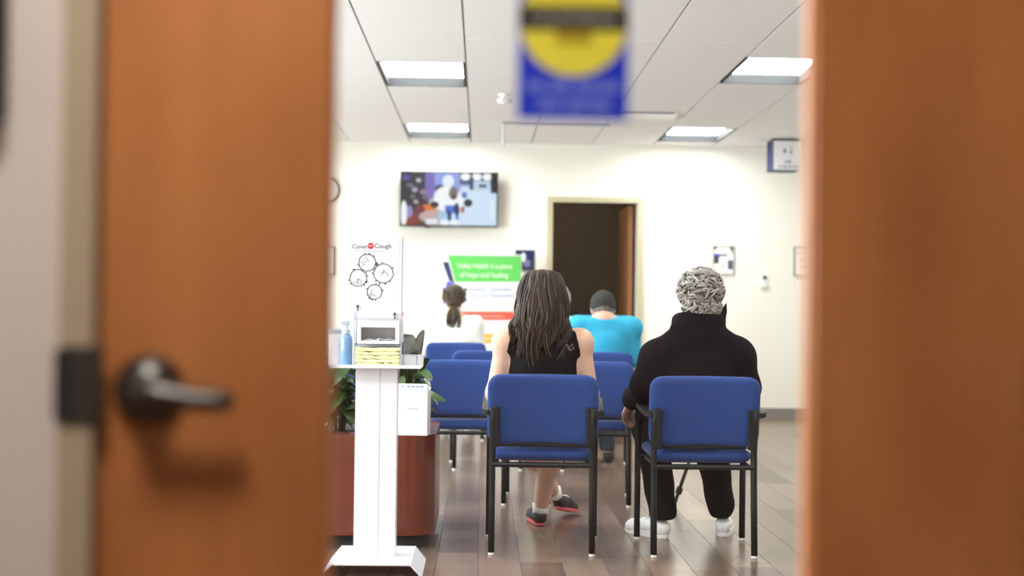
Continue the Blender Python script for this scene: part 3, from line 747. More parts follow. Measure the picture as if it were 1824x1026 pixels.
rr_ = random.Random(5)
for (cx, cy, r_) in ((654, 468, 15), (638, 495, 15), (683, 487, 17), (667, 520, 13)):
    bm = bmesh.new(); q = pw(cx, cy); rad = r_ * 5.5 / F
    tube(bm, [(q[0] + rad * math.cos(2 * math.pi * i / 24) * (1 + rr_.uniform(-.05, .05)), yq, q[1] + rad * math.sin(2 * math.pi * i / 24)) for i in range(25)], .0019, 5)
    for i in range(11):
        aa = rr_.uniform(0, 6.28); c_, s_ = math.cos(aa), math.sin(aa)
        tube(bm, [(q[0] + rad * c_, yq, q[1] + rad * s_), (q[0] + rad * 1.2 * c_, yq, q[1] + rad * 1.2 * s_)], [.0015, .003], 5)
    for i in range(4):
        x, z = q[0] + rr_.uniform(-.5, .5) * rad, q[1] + rr_.uniform(-.5, .5) * rad
        tube(bm, [(x, yq, z), (x + rr_.uniform(-.02, .02), yq, z + rr_.uniform(-.01, .01)), (x + rr_.uniform(-.02, .02), yq, z - .012)], .0010, 4)
    obj('line_drawing', bm, mat('dark_grey_ink', (.07, .07, .09), .7), po)
for cx, cy in ((637, 545), (703, 559)):
    q = pw(cx, cy); bm = bmesh.new(); lathe(bm, [(.001, -.012), (.006, -.01), (.006, 0)], (q[0], YP, q[1]), 'Y', 12); tube(bm, [(q[0], YP - .006, q[1] - .004), (q[0] + .002, YP - .008, q[1] - .022)], .003, 6); obj('panel_clip', bm, M_steel, st)
# clear dispenser with the tissue box and yellow masks
dz = TZ + .0052
def sw(px, py, Y): v = W(px, py, Y); return v.x, v.z
ya = 5.42 - .09
ax0, az1 = sw(631, 556, ya); ax1, _ = sw(716, 556, ya); 
di = tag(empty('tissue_dispenser', ((ax0 + ax1) / 2, 5.42 - .02, dz)), 'clear acrylic dispenser holding a white tissue box above yellow masks', 'dispenser')
hw_ = (ax1 - ax0) / 2; hh = az1 - dz; t_ = .003
for a in ((-hw_, -hw_ + t_, -.07, .07, 0, hh), (hw_ - t_, hw_, -.07, .07, 0, hh), (-hw_ + t_, hw_ - t_, .067, .07, 0, hh * .9)): boxobj('panel', a, M_acrylic, di)
for x in (-hw_, hw_ - t_): boxobj('panel_edge', (x - .0005, x + t_ + .0005, -.0715, -.0705, .01, hh), mat('grey_edge', (.42, .42, .5), .4), di)
boxobj('shelf', (-hw_ + t_, hw_ - t_, -.062, .066, hh * .405, hh * .405 + .003), M_acrylic, di)
tb = tag(empty('tissue_box', (di.location.x, 5.42 - .02, dz + hh * .405 + .0035)), 'white tissue box with a wide opening inside the clear dispenser', 'tissue box')
bw = hw_ - .012; bh_ = hh * .42; fy = -.055
bm = bmesh.new()
oz0, oz1 = bh_ * .14, bh_ * .72; ox = bw * .82
for a in ((-bw, bw, fy, fy + .002, 0, oz0), (-bw, bw, fy, fy + .002, oz1, bh_), (-bw, -ox, fy, fy + .002, oz0, oz1), (ox, bw, fy, fy + .002, oz0, oz1), (-bw, bw, .058, .06, 0, bh_), (-bw, -bw + .002, fy + .002, .058, 0, bh_), (bw - .002, bw, fy + .002, .058, 0, bh_), (-bw + .002, bw - .002, fy + .002, .058, bh_ - .002, bh_), (-bw + .002, bw - .002, fy + .002, .058, 0, .002)): box(bm, *a)
obj('carton', bm, M_paper, tb)
V3 = Vector
def crumple(x0, x1, y0, y1, z0, amp, seed, nx=16, ny=8, th=.001):
    rg = np.random.RandomState(seed); bm = bmesh.new(); g_ = []
    for j in range(ny + 1):
        g_.append([bm.verts.new((x0 + (x1 - x0) * i / nx, y0 + (y1 - y0) * j / ny, z0 + amp * (.5 + .5 * math.sin(i * .9 + j * 1.3 + seed) * math.cos(j * .8 - i * .4)) + rg.uniform(-.002, .002))) for i in range(nx + 1)])
    for j in range(ny):
        for i in range(nx): bm.faces.new((g_[j][i], g_[j][i + 1], g_[j + 1][i + 1], g_[j + 1][i]))
    lo_ = [[bm.verts.new(v.co - V3((0, 0, th))) for v in row] for row in g_]
    for j in range(ny):
        for i in range(nx): bm.faces.new((lo_[j][i], lo_[j + 1][i], lo_[j + 1][i + 1], lo_[j][i + 1]))
    for i in range(nx):
        for j in (0, ny): bm.faces.new((g_[j][i], g_[j][i + 1], lo_[j][i + 1], lo_[j][i]))
    for j in range(ny):
        for i in (0, nx): bm.faces.new((g_[j][i], g_[j + 1][i], lo_[j + 1][i], lo_[j][i]))
    return bm
obj('tissue', crumple(-ox * .95, ox * .95, fy + .006, .045, .008, .016, 2), M_paper, tb, True)
mk = tag(empty('mask_stack', (di.location.x, 5.42 - .02, dz)), 'stack of pale yellow folded masks at the bottom of the clear dispenser', 'masks')
for k in range(5):
    z = .015 + k * hh * .068
    obj('mask', crumple(-hw_ + .008, hw_ - .008, -.060, .055, z, .003, k + 4, th=.012 if k == 0 else .017), M_cream, mk, True)
# pump bottle and leaflet cup on the tray
q = W(617, 640, 5.36)
bo = tag(empty('sanitizer_bottle', (q.x, 5.36, dz)), 'clear sanitizer bottle of blue gel with a grey pump on the white tray', 'bottle')
bm = bmesh.new(); lathe(bm, [(.022, 0), (.024, .004), (.024, .115), (.018, .128), (.010, .134)], (0, 0, 0), 'Z', 20); obj('bottle_body', bm, M_gel, bo, True)
bm = bmesh.new(); lathe(bm, [(.014, .134), (.014, .15), (.006, .152), (.006, .17)], (0, 0, 0), 'Z', 16); obj('collar', bm, M_gel_grey, bo)
bm = bmesh.new(); box(bm, -.022, .012, -.009, .009, .17, .188, .003); obj('pump_head', bm, M_gel_grey, bo)
q = W(600, 640, 5.36)
cu = tag(empty('wipe_canister', (q.x - .012, 5.40, dz)), 'white canister at the left end of the white tray', 'canister')
bm = bmesh.new(); lathe(bm, [(.026, 0), (.027, .003), (.027, .13), (.025, .134)], (0, 0, 0), 'Z', 24); obj('canister_body', bm, M_white, cu, True)
bm = bmesh.new(); lathe(bm, [(.028, .134), (.028, .15), (.02, .156)], (0, 0, 0), 'Z', 24); obj('lid', bm, M_gel_grey, cu)
q = W(731, 640, 5.38)
bx = tag(empty('clear_card_box', (q.x, 5.38, dz)), 'small clear acrylic box with white cards at the tray edge', 'card box')
for a in ((-.03, -.0275, -.03, .03, 0, .05), (.0275, .03, -.03, .03, 0, .05), (-.0275, .0275, -.03, -.0275, 0, .05), (-.0275, .0275, .0275, .03, 0, .05)): boxobj('panel', a, M_acrylic, bx)
for k in range(4): boxobj('card', (-.024, .024, -.02 + k * .011, -.019 + k * .011, 0, .045 - .004 * (k % 2)), M_paper if k != 1 else M_greyink, bx)

# ------------------------------------------------------------------ television on the back wall
YT = YB - .16
t0, t1 = W(713, 304.5, YT), W(886.5, 405, YT)
tx, tz = (t0.x + t1.x) / 2, (t0.z + t1.z) / 2; tw, th = (t1.x - t0.x) / 2, (t0.z - t1.z) / 2
tv = tag(empty('television', (tx, YT, tz)), 'flat television showing people in a room, mounted on the back wall', 'television')
bm = bmesh.new(); box(bm, -tw, tw, 0, .05, -th, th, .004); obj('casing', bm, M_blackpl, tv)
def tvb(u, v):
    if u < .27: return (.03, .03, .05) if v < .75 else (.12, .05, .05)
    if v < .38: return (.30, .36, .75)
    return (.62, .74, .92) if u > .58 else (.55, .48, .50)
L_ = lambda *c: lin(*c)[:3]
items = [('b', .13, .3, .16, .32, L_(34, 28, 44)), ('b', .3, .25, .05, .25, L_(120, 100, 190)), ('b', .46, .12, .1, .14, L_(140, 160, 240)), ('e', .49, .16, .06, .12, L_(235, 245, 255)),
 ('b', .80, .62, .18, .36, L_(215, 232, 255)), ('b', .80, .10, .19, .12, L_(70, 90, 130)), ('e', .67, .07, .05, .07, (1, 1, 1)), ('e', .79, .07, .05, .07, (1, 1, 1)), ('e', .90, .07, .05, .07, (1, 1, 1)),
 ('b', .84, .24, .09, .09, L_(200, 215, 240)), ('b', .85, .24, .04, .03, L_(70, 80, 100)), ('b', .97, .18, .035, .2, L_(20, 18, 28)), ('b', .735, .2, .02, .12, L_(50, 70, 100)),
 ('e', .05, .1, .04, .06, L_(70, 70, 150)), ('e', .18, .15, .025, .04, L_(190, 190, 200)), ('e', .09, .25, .04, .04, L_(110, 100, 120)), ('e', .14, .33, .03, .05, L_(170, 160, 200)), ('e', .23, .37, .035, .05, L_(150, 120, 130)), ('e', .12, .46, .03, .04, L_(110, 100, 110)), ('e', .25, .47, .03, .05, L_(110, 90, 110)), ('e', .155, .56, .028, .04, L_(180, 160, 170)),
 ('e', .40, .30, .05, .07, L_(20, 20, 40)), ('e', .47, .50, .13, .24, (.95, .97, 1)), ('e', .60, .52, .05, .16, (.95, .97, 1)), ('e', .545, .39, .048, .125, L_(120, 104, 100)), ('e', .55, .45, .02, .04, L_(60, 40, 40)),
 ('e', .66, .42, .03, .06, L_(90, 120, 200)), ('e', .70, .57, .045, .075, L_(16, 26, 24)), ('b', .645, .70, .02, .06, L_(190, 90, 50)), ('e', .27, .68, .09, .07, L_(225, 120, 40)), ('e', .20, .70, .05, .08, L_(120, 40, 60)), ('e', .35, .61, .045, .06, L_(26, 20, 24)), ('e', .35, .60, .02, .03, L_(20, 14, 18)),
 ('e', .33, .84, .14, .12, L_(200, 170, 170)), ('e', .12, .92, .06, .14, L_(140, 50, 30)), ('e', .03, .78, .035, .24, (.95, .95, 1)), ('e', .09, .75, .03, .12, L_(150, 140, 200)), ('b', .32, .93, .06, .05, L_(235, 235, 250)),
 ('b', .53, .76, .07, .14, L_(70, 110, 220)), ('e', .58, .70, .03, .13, L_(20, 40, 90)), ('e', .50, .82, .02, .12, L_(20, 40, 70)), ('e', .44, .85, .05, .12, L_(170, 205, 245)), ('e', .55, .88, .025, .12, L_(200, 235, 255)), ('e', .46, .95, .05, .06, (.9, .95, 1)), ('e', .56, .95, .05, .06, (.9, .95, 1)), ('e', .95, .70, .02, .2, L_(230, 245, 255))]
printed('screen', -tw + .012, tw - .012, -th + .014, th - .012, -.0015, 120, 68, blobs(tvb, items), attr_mat('screen_picture', emit=.55), tv)
bm = bmesh.new(); box(bm, -.2, .2, .05, .07, -.16, .16); box(bm, -.06, .06, .07, .16, -.12, .12); obj('wall_bracket', bm, M_black, tv)
for px in (762, 791):
    x = W(px, 298, YT).x - tx; boxobj('mount_hook', (x - .03, x + .02, .06, .085, th - .05, th + .06), M_troffer, tv, .004)
bm = bmesh.new(); tube(bm, [(-.24, -.004, -th - .006), (-.18, -.004, -th - .006)], .008, 8); obj('sensor_tab', bm, M_blackpl, tv)

# ------------------------------------------------------------------ wall pieces on the back wall
def framed(name, px0, py0, px1, py1, label, cat, frm, fn=None, depth=.02, fwid=.012):
    a, b = W(px0, py0, YB - depth), W(px1, py1, YB - depth); cx = (a.x + b.x) / 2; cz_ = (a.z + b.z) / 2; hw_, hh_ = (b.x - a.x) / 2, (a.z - b.z) / 2
    o = tag(empty(name, (cx, YB, cz_)), label, cat)
    bm = bmesh.new()
    for q in ((-hw_, hw_, -depth, 0, -hh_, -hh_ + fwid), (-hw_, hw_, -depth, 0, hh_ - fwid, hh_), (-hw_, -hw_ + fwid, -depth, 0, -hh_ + fwid, hh_ - fwid), (hw_ - fwid, hw_, -depth, 0, -hh_ + fwid, hh_ - fwid)): box(bm, *q)
    obj('frame', bm, frm, o)
    if fn: printed('print', -hw_ + fwid, hw_ - fwid, -hh_ + fwid, hh_ - fwid, -depth * .6, 40, 50, fn, MATS.get('print_mat') or MATS.setdefault('print_mat', attr_mat('printed_picture')), o)
    return o
M_lframe = mat('pale_wood_frame', (.36, .33, .29), .5)
wht = lambda u, v: (.85, .85, .86)
framed('framed_picture', 1270, 437, 1308, 489, 'white framed print with blue and grey blocks beside the curly haired head', 'picture', M_lframe,
       blobs(wht, [('e', .06, .05, .1, .06, L_(90, 90, 90)), ('e', .93, .07, .1, .08, L_(70, 70, 70)), ('e', .95, .2, .06, .08, L_(160, 160, 160)), ('b', .15, .34, .17, .08, L_(60, 90, 200)), ('b', .47, .32, .22, .05, L_(130, 125, 125)), ('b', .12, .50, .14, .14, L_(70, 66, 64)), ('b', .86, .68, .14, .18, L_(90, 90, 110)), ('e', .48, .74, .07, .09, L_(170, 165, 175)), ('b', .5, .5, .2, .1, L_(225, 228, 245))]))
framed('wall_notice', 1414, 439, 1450, 492, 'pale pinkish framed notice on the wall beside the thermostat', 'notice', M_lframe,
       blobs(lambda u, v: (.85, .76, .72), [('b', .5, .45, .2, .02, L_(190, 170, 180)), ('b', .5, .7, .18, .02, L_(190, 170, 170)), ('b', .4, .2, .25, .03, L_(225, 200, 200))]))
framed('accessible_restroom_sign', 918, 445, 952, 482, 'small navy blue sign with a white figure left of the doorway', 'sign', mat('navy_rim', lin(24, 34, 72), .5),
       blobs(lambda u, v: L_(34, 44, 92), [('e', .42, .35, .12, .24, L_(235, 235, 240)), ('e', .62, .66, .2, .2, L_(120, 125, 165)), ('b', .5, .9, .5, .06, L_(60, 62, 80))]), .015, .006)
framed('dark_edged_picture', 555, 438, 594.5, 490, 'dark edged picture frame on the wall below the clock', 'picture', mat('brown_frame', (.10, .07, .05), .5), wht)
# clock
q = W(581, 338, YB - .03); ck = tag(empty('wall_clock', (q.x, YB, q.z)), 'round wall clock with a dark rim beside the television', 'clock')
bm = bmesh.new(); rr2 = 23 * YB / F
lathe(bm, [(rr2, 0), (rr2, -.03), (rr2 - .006, -.036), (rr2 - .016, -.034), (rr2 - .017, -.018), (.001, -.018)], (0, 0, 0), 'Y', 40); obj('rim', bm, mat('brown_rim', (.06, .04, .03), .4), ck, False)
bm = bmesh.new(); lathe(bm, [(rr2 - .018, -.019), (rr2 - .018, -.021)], (0, 0, 0), 'Y', 40); obj('dial', bm, M_paper, ck)
for a, l in ((50, .07), (200, .1)): 
    bm = bmesh.new(); tube(bm, [(0, -.024, 0), (l * math.sin(R(a)), -.024, l * math.cos(R(a)))], .003, 5); obj('hand', bm, M_ink, ck)
# thermostat
q = W(1362, 501, YB - .02); th_ = tag(empty('thermostat', (q.x, YB, q.z)), 'small white thermostat with a dark window on the back wall', 'thermostat')
boxobj('backplate', (-.03, .03, -.012, 0, -.065, .06), M_white, th_, .003); boxobj('window', (-.018, .018, -.018, -.012, .02, .058), M_ink, th_, .002); boxobj('base_cover', (-.038, .038, -.022, 0, -.075, -.045), mat('beige_plastic', (.6, .57, .5), .5), th_, .003); boxobj('slide', (-.01, .01, -.018, -.012, -.03, .01), M_troffer, th_, .002)

# retractable banner
YN = 12.55
def bn(px, py): v = W(px, py, YN); return v.x, v.z
bx0, bx1 = bn(788, 500)[0], bn(929, 500)[0]; bz1 = bn(860, 455)[1]; bc = (bx0 + bx1) / 2
ban = tag(empty('pull_up_banner', (bc, YN, 0)), 'white pull up banner with green heading and red and orange bars', 'banner')
bm = bmesh.new(); poly(bm, [(bx0 - bc, .09), (bx1 - bc, .09), (bx1 - bc, bz1), (bx0 - bc, bz1)], 0, .003); sh = obj('banner_sheet', bm, M_paper, ban)
def bp(name, pts, m, lift=.001):
    bm = bmesh.new(); poly(bm, [(bn(*p)[0] - bc, bn(*p)[1]) for p in pts], -lift, -lift + .0008); return obj(name, bm, m, sh)
bp('green_heading', [(798, 455), (929, 456), (928, 502), (811, 502)], M_green)
bp('navy_stripe', [(788, 467), (799, 466), (809, 503), (800, 500)], M_navy)
bp('violet_stripe', [(796, 501), (809, 503), (804, 520), (799, 541), (788, 541)], M_violet)
bp('red_bar', [(815, 555), (914, 555), (918, 562), (914, 570), (818, 570)], M_red)
bp('orange_bar', [(828, 594), (905, 595), (908, 603), (904, 611), (830, 611)], M_orange)
q = bn(863, 475); text('lettering', 'Valley Health is a place', (q[0] - bc, -.002, q[1]), 98 * YN / F, M_textw, sh, height=11 * YN / F, bold=.012)
q = bn(862, 491); text('lettering', 'of hope and healing', (q[0] - bc, -.002, q[1]), 86 * YN / F, M_textw, sh, height=12 * YN / F, bold=.012)
for y_, segs in ((516, ((826, 866), (874, 912))), (527, ((838, 850), (856, 865), (872, 916)))):
    for a, b in segs: bp('text_line', [(a, y_ - 1.3), (b, y_ - 1.3), (b, y_ + 1.3), (a, y_ + 1.3)], M_textb)
bp('text_line', [(845, 562), (897, 562), (897, 565), (845, 565)], mat('pink_print', lin(255, 150, 135), .7), .002)
bp('text_line', [(850, 602), (892, 602), (892, 605), (850, 605)], mat('cream_print', lin(255, 215, 150), .7), .002)
bm = bmesh.new(); box(bm, bx0 - bc - .01, bx1 - bc + .01, -.06, .06, .0, .09, .01); obj('base_cassette', bm, M_troffer, ban)
bm = bmesh.new(); tube(bm, [(0, .02, .09), (0, .02, bz1)], .01, 8); obj('support_pole', bm, M_troffer, ban)
bm = bmesh.new(); box(bm, bx0 - bc, bx1 - bc, -.004, .012, bz1 - .004, bz1 + .012); obj('top_rail', bm, M_troffer, ban)

# hanging sign near the ceiling
YS = 12.3
s0, s1 = W(1377, 248, YS), W(1425, 303, YS)
hs = tag(empty('hanging_sign', ((s0.x + s1.x) / 2, YS, s0.z)), 'boxed white hanging sign with a navy side reading lab check-in', 'sign')
hw_ = (s1.x - s0.x) / 2; hh = s0.z - s1.z
bm = bmesh.new(); box(bm, -hw_ - .0, hw_, 0.0, .26, -hh, -.014); obj('sign_box', bm, M_navy, hs)
bm = bmesh.new(); box(bm, -hw_, hw_, -.006, .26, -.014, .0); obj('top_rail', bm, mat('dark_rail', (.05, .04, .045), .5), hs)
boxobj('white_face', (-hw_ + .006, hw_, -.004, 0, -hh, -.015), M_paper, hs)
def hsn(px, py): v = W(px, py, YS); return v.x - hs.location.x, -.006, v.z - hs.location.z
text('lettering', 'LAB', hsn(1403, 288), .06, M_ink, hs, bold=.02); text('lettering', 'CHECK-IN', hsn(1404, 297), .19, M_greyink, hs, bold=.02)
q = hsn(1398, 269); boxobj('symbol', (q[0] - .015, q[0] + .015, -.006, -.004, q[2] - .02, q[2] + .02), M_greyink, hs)
q = hsn(1409, 268); bm = bmesh.new(); poly(bm, [(q[0] - .004, q[2] + .035), (q[0] - .004, q[2] - .015), (q[0] - .018, q[2] - .012), (q[0], q[2] - .04), (q[0] + .018, q[2] - .012), (q[0] + .004, q[2] - .015), (q[0] + .004, q[2] + .035)], -.006, -.004); obj('arrow', bm, M_greyink, hs)
for s in (-1, 1): 
    bm = bmesh.new(); tube(bm, [(s * hw_ * .7, .18, 0), (s * hw_ * .7, .18, CZ - hs.location.z)], .004, 6); obj('hanger', bm, M_steel, hs)

# small ceiling fittings
q = W(895, 171, 8.9); kz = CZ
k = FL(897, 168, CZ); cc = tag(empty('ceiling_camera', (k.x, k.y, CZ)), 'small white camera mounted on the ceiling tiles', 'camera')
bm = bmesh.new(); lathe(bm, [(.04, 0), (.04, -.012), (.02, -.018), (.018, -.04)], (0, 0, 0), 'Z', 20); obj('base', bm, M_white, cc)
bm = bmesh.new(); tube(bm, [(-.045, -.02, -.05), (-.02, -.005, -.05), (.02, .01, -.05), (.05, .02, -.05)], [.012, .026, .026, .02], 14); obj('camera_head', bm, M_white, cc, True)
bm = bmesh.new(); tube(bm, [(.05, .02, -.05), (.056, .022, -.05)], [.018, .016], 14); obj('camera_lens', bm, M_greyink, cc)
k = FL(897, 217, CZ); pn = tag(empty('ceiling_sign_hanger', (k.x, k.y, CZ)), 'thin grey rod with a cross arm hanging from the ceiling', 'hanger')
bm = bmesh.new(); tube(bm, [(0, 0, 0), (0, 0, -.2)], .011, 8); tube(bm, [(0, 0, -.2), (0, 0, -.215)], .018, 8); obj('rod', bm, M_troffer, pn)
bm = bmesh.new(); box(bm, -.012, .95, -.012, .012, -.02, 0); obj('cross_arm', bm, mat('grey_arm', (.35, .34, .33), .5), pn)
k0 = FL(1030, 197, CZ); k1 = FL(1206, 200, CZ)
vt = tag(empty('ceiling_air_vent', ((k0.x + k1.x) / 2, k0.y, CZ)), 'flat white ceiling air vent with a dark slot near the back wall', 'air vent')
hw_ = (k1.x - k0.x) / 2
boxobj('frame', (-hw_, hw_, 0, .30, -.02, 0), M_white, vt, .004); boxobj('slot', (-hw_ + .02, hw_ - .02, -.002, .02, -.018, -.002), M_greyink, vt)
# ================================================================== PEOPLE
V = Vector
def hand(prims, wv, d, s, n, curl=.5, tag_='hand', r=.0092):
    """palm, four unequal bent fingers and a thumb leaving the side of the palm; s points to the thumb side, n out of the palm"""
    d, s, n = V(d).normalized(), V(s).normalized(), V(n).normalized(); wv = V(wv)
    for i, (off, ln) in enumerate(((1.5, .92), (.5, 1.0), (-.5, .95), (-1.5, .78))):
        kn = wv + d * (.088 - .004 * abs(off - .3)) + s * off * .0205
        prims.append(cap(wv + d * .012 + s * off * .011, kn, .014, .0125, .012, tag_))
        a1, a2, a3 = curl * .6, curl * 1.5, curl * 2.2
        p1 = kn + (d * math.cos(a1) + n * math.sin(a1)) * .040 * ln; p2 = p1 + (d * math.cos(a2) + n * math.sin(a2)) * .026 * ln; p3 = p2 + (d * math.cos(a3) + n * math.sin(a3)) * .020 * ln
        prims += [cap(kn, p1, r, r * .95, .004, tag_), cap(p1, p2, r * .95, r * .88, .003, tag_), cap(p2, p3, r * .88, r * .78, .003, tag_)]
    t0 = wv + d * .025 + s * .022; t1 = t0 + d * .03 + s * .026 + n * .012; t2 = t1 + d * .030 + s * .008 + n * .010 * (1 + curl)
    prims += [cap(t0, t1, .014, .011, .008, tag_), cap(t1, t2, .0105, .0085, .004, tag_)]
def head_prims(hc, fwd=(0, 1, 0), sc=1.0, ears=True):
    f = V(fwd).normalized(); rt = f.cross(V((0, 0, 1))).normalized(); up = rt.cross(f)
    rot = Matrix((rt, f, up)).transposed()
    q = lambda x, y, z: V(hc) + (rt * x + f * y + up * z) * sc
    e = lambda c, r, k: ell(q(*c), [x * sc for x in r], k, 'head', rot)
    P = [e((0, 0, .012), (.075, .093, .100), .02), e((0, .028, -.055), (.056, .062, .062), .03), e((0, .062, -.086), (.028, .026, .022), .02),
         cap(q(0, .086, .012), q(0, .110, -.026), .010 * sc, .014 * sc, .012, 'head'), cap(q(-.018, .083, -.056), q(.018, .083, -.056), .009 * sc, .009 * sc, .008, 'head'),
         cap(q(-.04, .078, .026), q(.04, .078, .026), .010 * sc, .010 * sc, .02, 'head')]
    if ears:
        for s in (-1, 1): P += [e((s * .078, -.008, -.008), (.010, .020, .032), .008), e((s * .076, -.006, -.034), (.008, .011, .012), .008)]
    return P, q
def torso_prims(pelvis, chest, neck, shL, shR, chestr, bellyr, pelvr, trap=.048):
    pelvis, chest, neck = V(pelvis), V(chest), V(neck); belly = pelvis * .55 + chest * .45
    P = [ell(chest, chestr, .05, 'torso'), ell(belly, bellyr, .06, 'torso'), ell(pelvis, pelvr, .06, 'torso')]
    for s in (shL, shR): P += [cap(neck - V((0, 0, .015)), s, trap, .056, .05, 'torso'), ell(s, (.06, .058, .06), .03, 'torso')]
    return P
def limb(a, b, c, ra, rb, rc, t1, t2, bulge=None):
    P = [cap(a, b, ra, rb, .03, t1), cap(b, c, rb * .97, rc, .03, t2)]
    if bulge: m_ = V(b) * .68 + V(c) * .32; P.append(ell(m_ + V((0, -.012, 0)), (rb * .92, rb * .95, .10), .04, t2))
    return P
def bounds(prims, pad_=.05):
    lo = np.full(3, 1e9); hi = -lo
    for p in prims:
        if p['t'] == 'cap': r = max(p['ra'], p['rb']); q = np.array([p['a'], p['b']])
        else: r = max(p['r']); q = np.array([p['c']])
        lo = np.minimum(lo, q.min(0) - r); hi = np.maximum(hi, q.max(0) + r)
    return lo - pad_, hi + pad_
def garment(name, prims, tags, grow, m, parent, off, h, cuts=(), wr=0, wf=40, extra=()):
    sel = [p for p in prims if p['tag'] in tags] + list(extra)
    lo, hi = bounds(sel, .04 + grow); s = Sdf(lo, hi, h); d = s.new()
    for p in sel: s.add(d, p, 0 if p['tag'] == 'x' else grow)
    if wr: d = s.wrinkle(d, wr, wf)
    for p, n in cuts: d = s.half(d, p, n)
    return s.mesh(name, d, m, parent, off)
def body(prims, m, parent, off, h=.0085):
    lo, hi = bounds(prims); s = Sdf(lo, hi, h); d = s.new()
    for p in prims: s.add(d, p)
    return s.mesh('body', d, m, parent, off)
def strands(name, paths, m, parent, off, n=5):
    """tapered hair locks: list of (points, r0, r1)"""
    vs, fs = [], []; off = V(off)
    for pts, r0, r1 in paths:
        base = len(vs); u = None; N = len(pts)
        for i, p in enumerate(pts):
            t = (V(pts[min(i + 1, N - 1)]) - V(pts[max(i - 1, 0)])).normalized()
            u = t.orthogonal().normalized() if u is None else (u - t * u.dot(t)).normalized()
            v = t.cross(u); tt = i / (N - 1); r = (r0 + (r1 - r0) * tt) * (.55 + .45 * min(1, tt * 4))
            for k in range(n):
                a = 2 * math.pi * k / n; vs.append(V(p) + (u * math.cos(a) + v * math.sin(a)) * r - off)
        for i in range(N - 1):
            for k in range(n): fs.append((base + i * n + k, base + i * n + (k + 1) % n, base + (i + 1) * n + (k + 1) % n, base + (i + 1) * n + k))
        fs.append(tuple(base + k for k in range(n))[::-1]); fs.append(tuple(base + (N - 1) * n + k for k in range(n)))
    me = bpy.data.meshes.new(name); me.from_pydata(vs, [], fs); me.update(); return mesh_obj(name, me, m, parent, True)
def eyes(q, parent, off):
    for s in (-1, 1):
        bm = bmesh.new(); bmesh.ops.create_uvsphere(bm, u_segments=12, v_segments=8, radius=.011); xf(bm, Matrix.Translation(q(s * .031, .081, .006) - V(off))); obj('eye', bm, M_eye, parent, True)
def shoe(parent, off, heel, toe_dir, pitch, up_m, sole_m, L=.27, lift=0, high=.075, st=.024):
    """trainer: heel = point on the ground under the heel"""
    k = L / .27
    pr = [ell((0, .035, .045), (.034, .040, .045), .02, 'u'), cap((0, .02, .05), (0, .03, high), .030, .032, .02, 'u'), cap((0, .07, .05), (0, .14, .042), .036, .036, .02, 'u'), cap((0, .14, .040), (-.004, .215, .034), .038, .034, .02, 'u'), ell((-.003, .215, .032), (.042, .048, .026), .02, 'u')]
    lo, hi = bounds(pr, .02); s = Sdf(lo, hi, .005); d = s.new()
    for p in pr: s.add(d, p)
    d = s.half(d, (0, 0, .016), (0, 0, -1)); d = s.half(d, (0, .03, high), (0, -.25, 1))
    o = s.mesh('shoe', d, up_m, parent, (0, 0, 0))
    out = []
    for a in range(40):
        t = 2 * math.pi * a / 40; y = .132 - .137 * math.cos(t); wd = .033 + .012 * min(1, max(0, (y - .06) / .12)); 
        out.append((wd * math.copysign(abs(math.sin(t)) ** .55, math.sin(t)), y))
    bm = bmesh.new(); plan(bm, out, .018 - st if st < .018 else 0, .022 if st < .02 else .024); bmesh.ops.bevel(bm, geom=[e for e in bm.edges if abs(e.verts[0].co.z - e.verts[1].co.z) < 1e-6], offset=.005, segments=2, affect='EDGES')
    obj('sole', bm, sole_m, o, False)
    bm = bmesh.new()
    for i in range(5): tube(bm, [(-.022, .105 + i * .016, .083 - i * .0045), (0, .108 + i * .016, .089 - i * .0045), (.022, .105 + i * .016, .083 - i * .0045)], .0025, 6)
    obj('laces', bm, M_sock if up_m is M_shoewhite else M_soleGrey, o, True)
    hv = V(heel) - V(off); yaw = math.atan2(-toe_dir[0], toe_dir[1])
    o.location = hv + V((0, 0, lift)); o.rotation_euler = (Matrix.Rotation(yaw, 3, 'Z') @ Matrix.Rotation(pitch, 3, 'X')).to_euler(); o.scale = (k, k, k)
    return o
HB = .0085
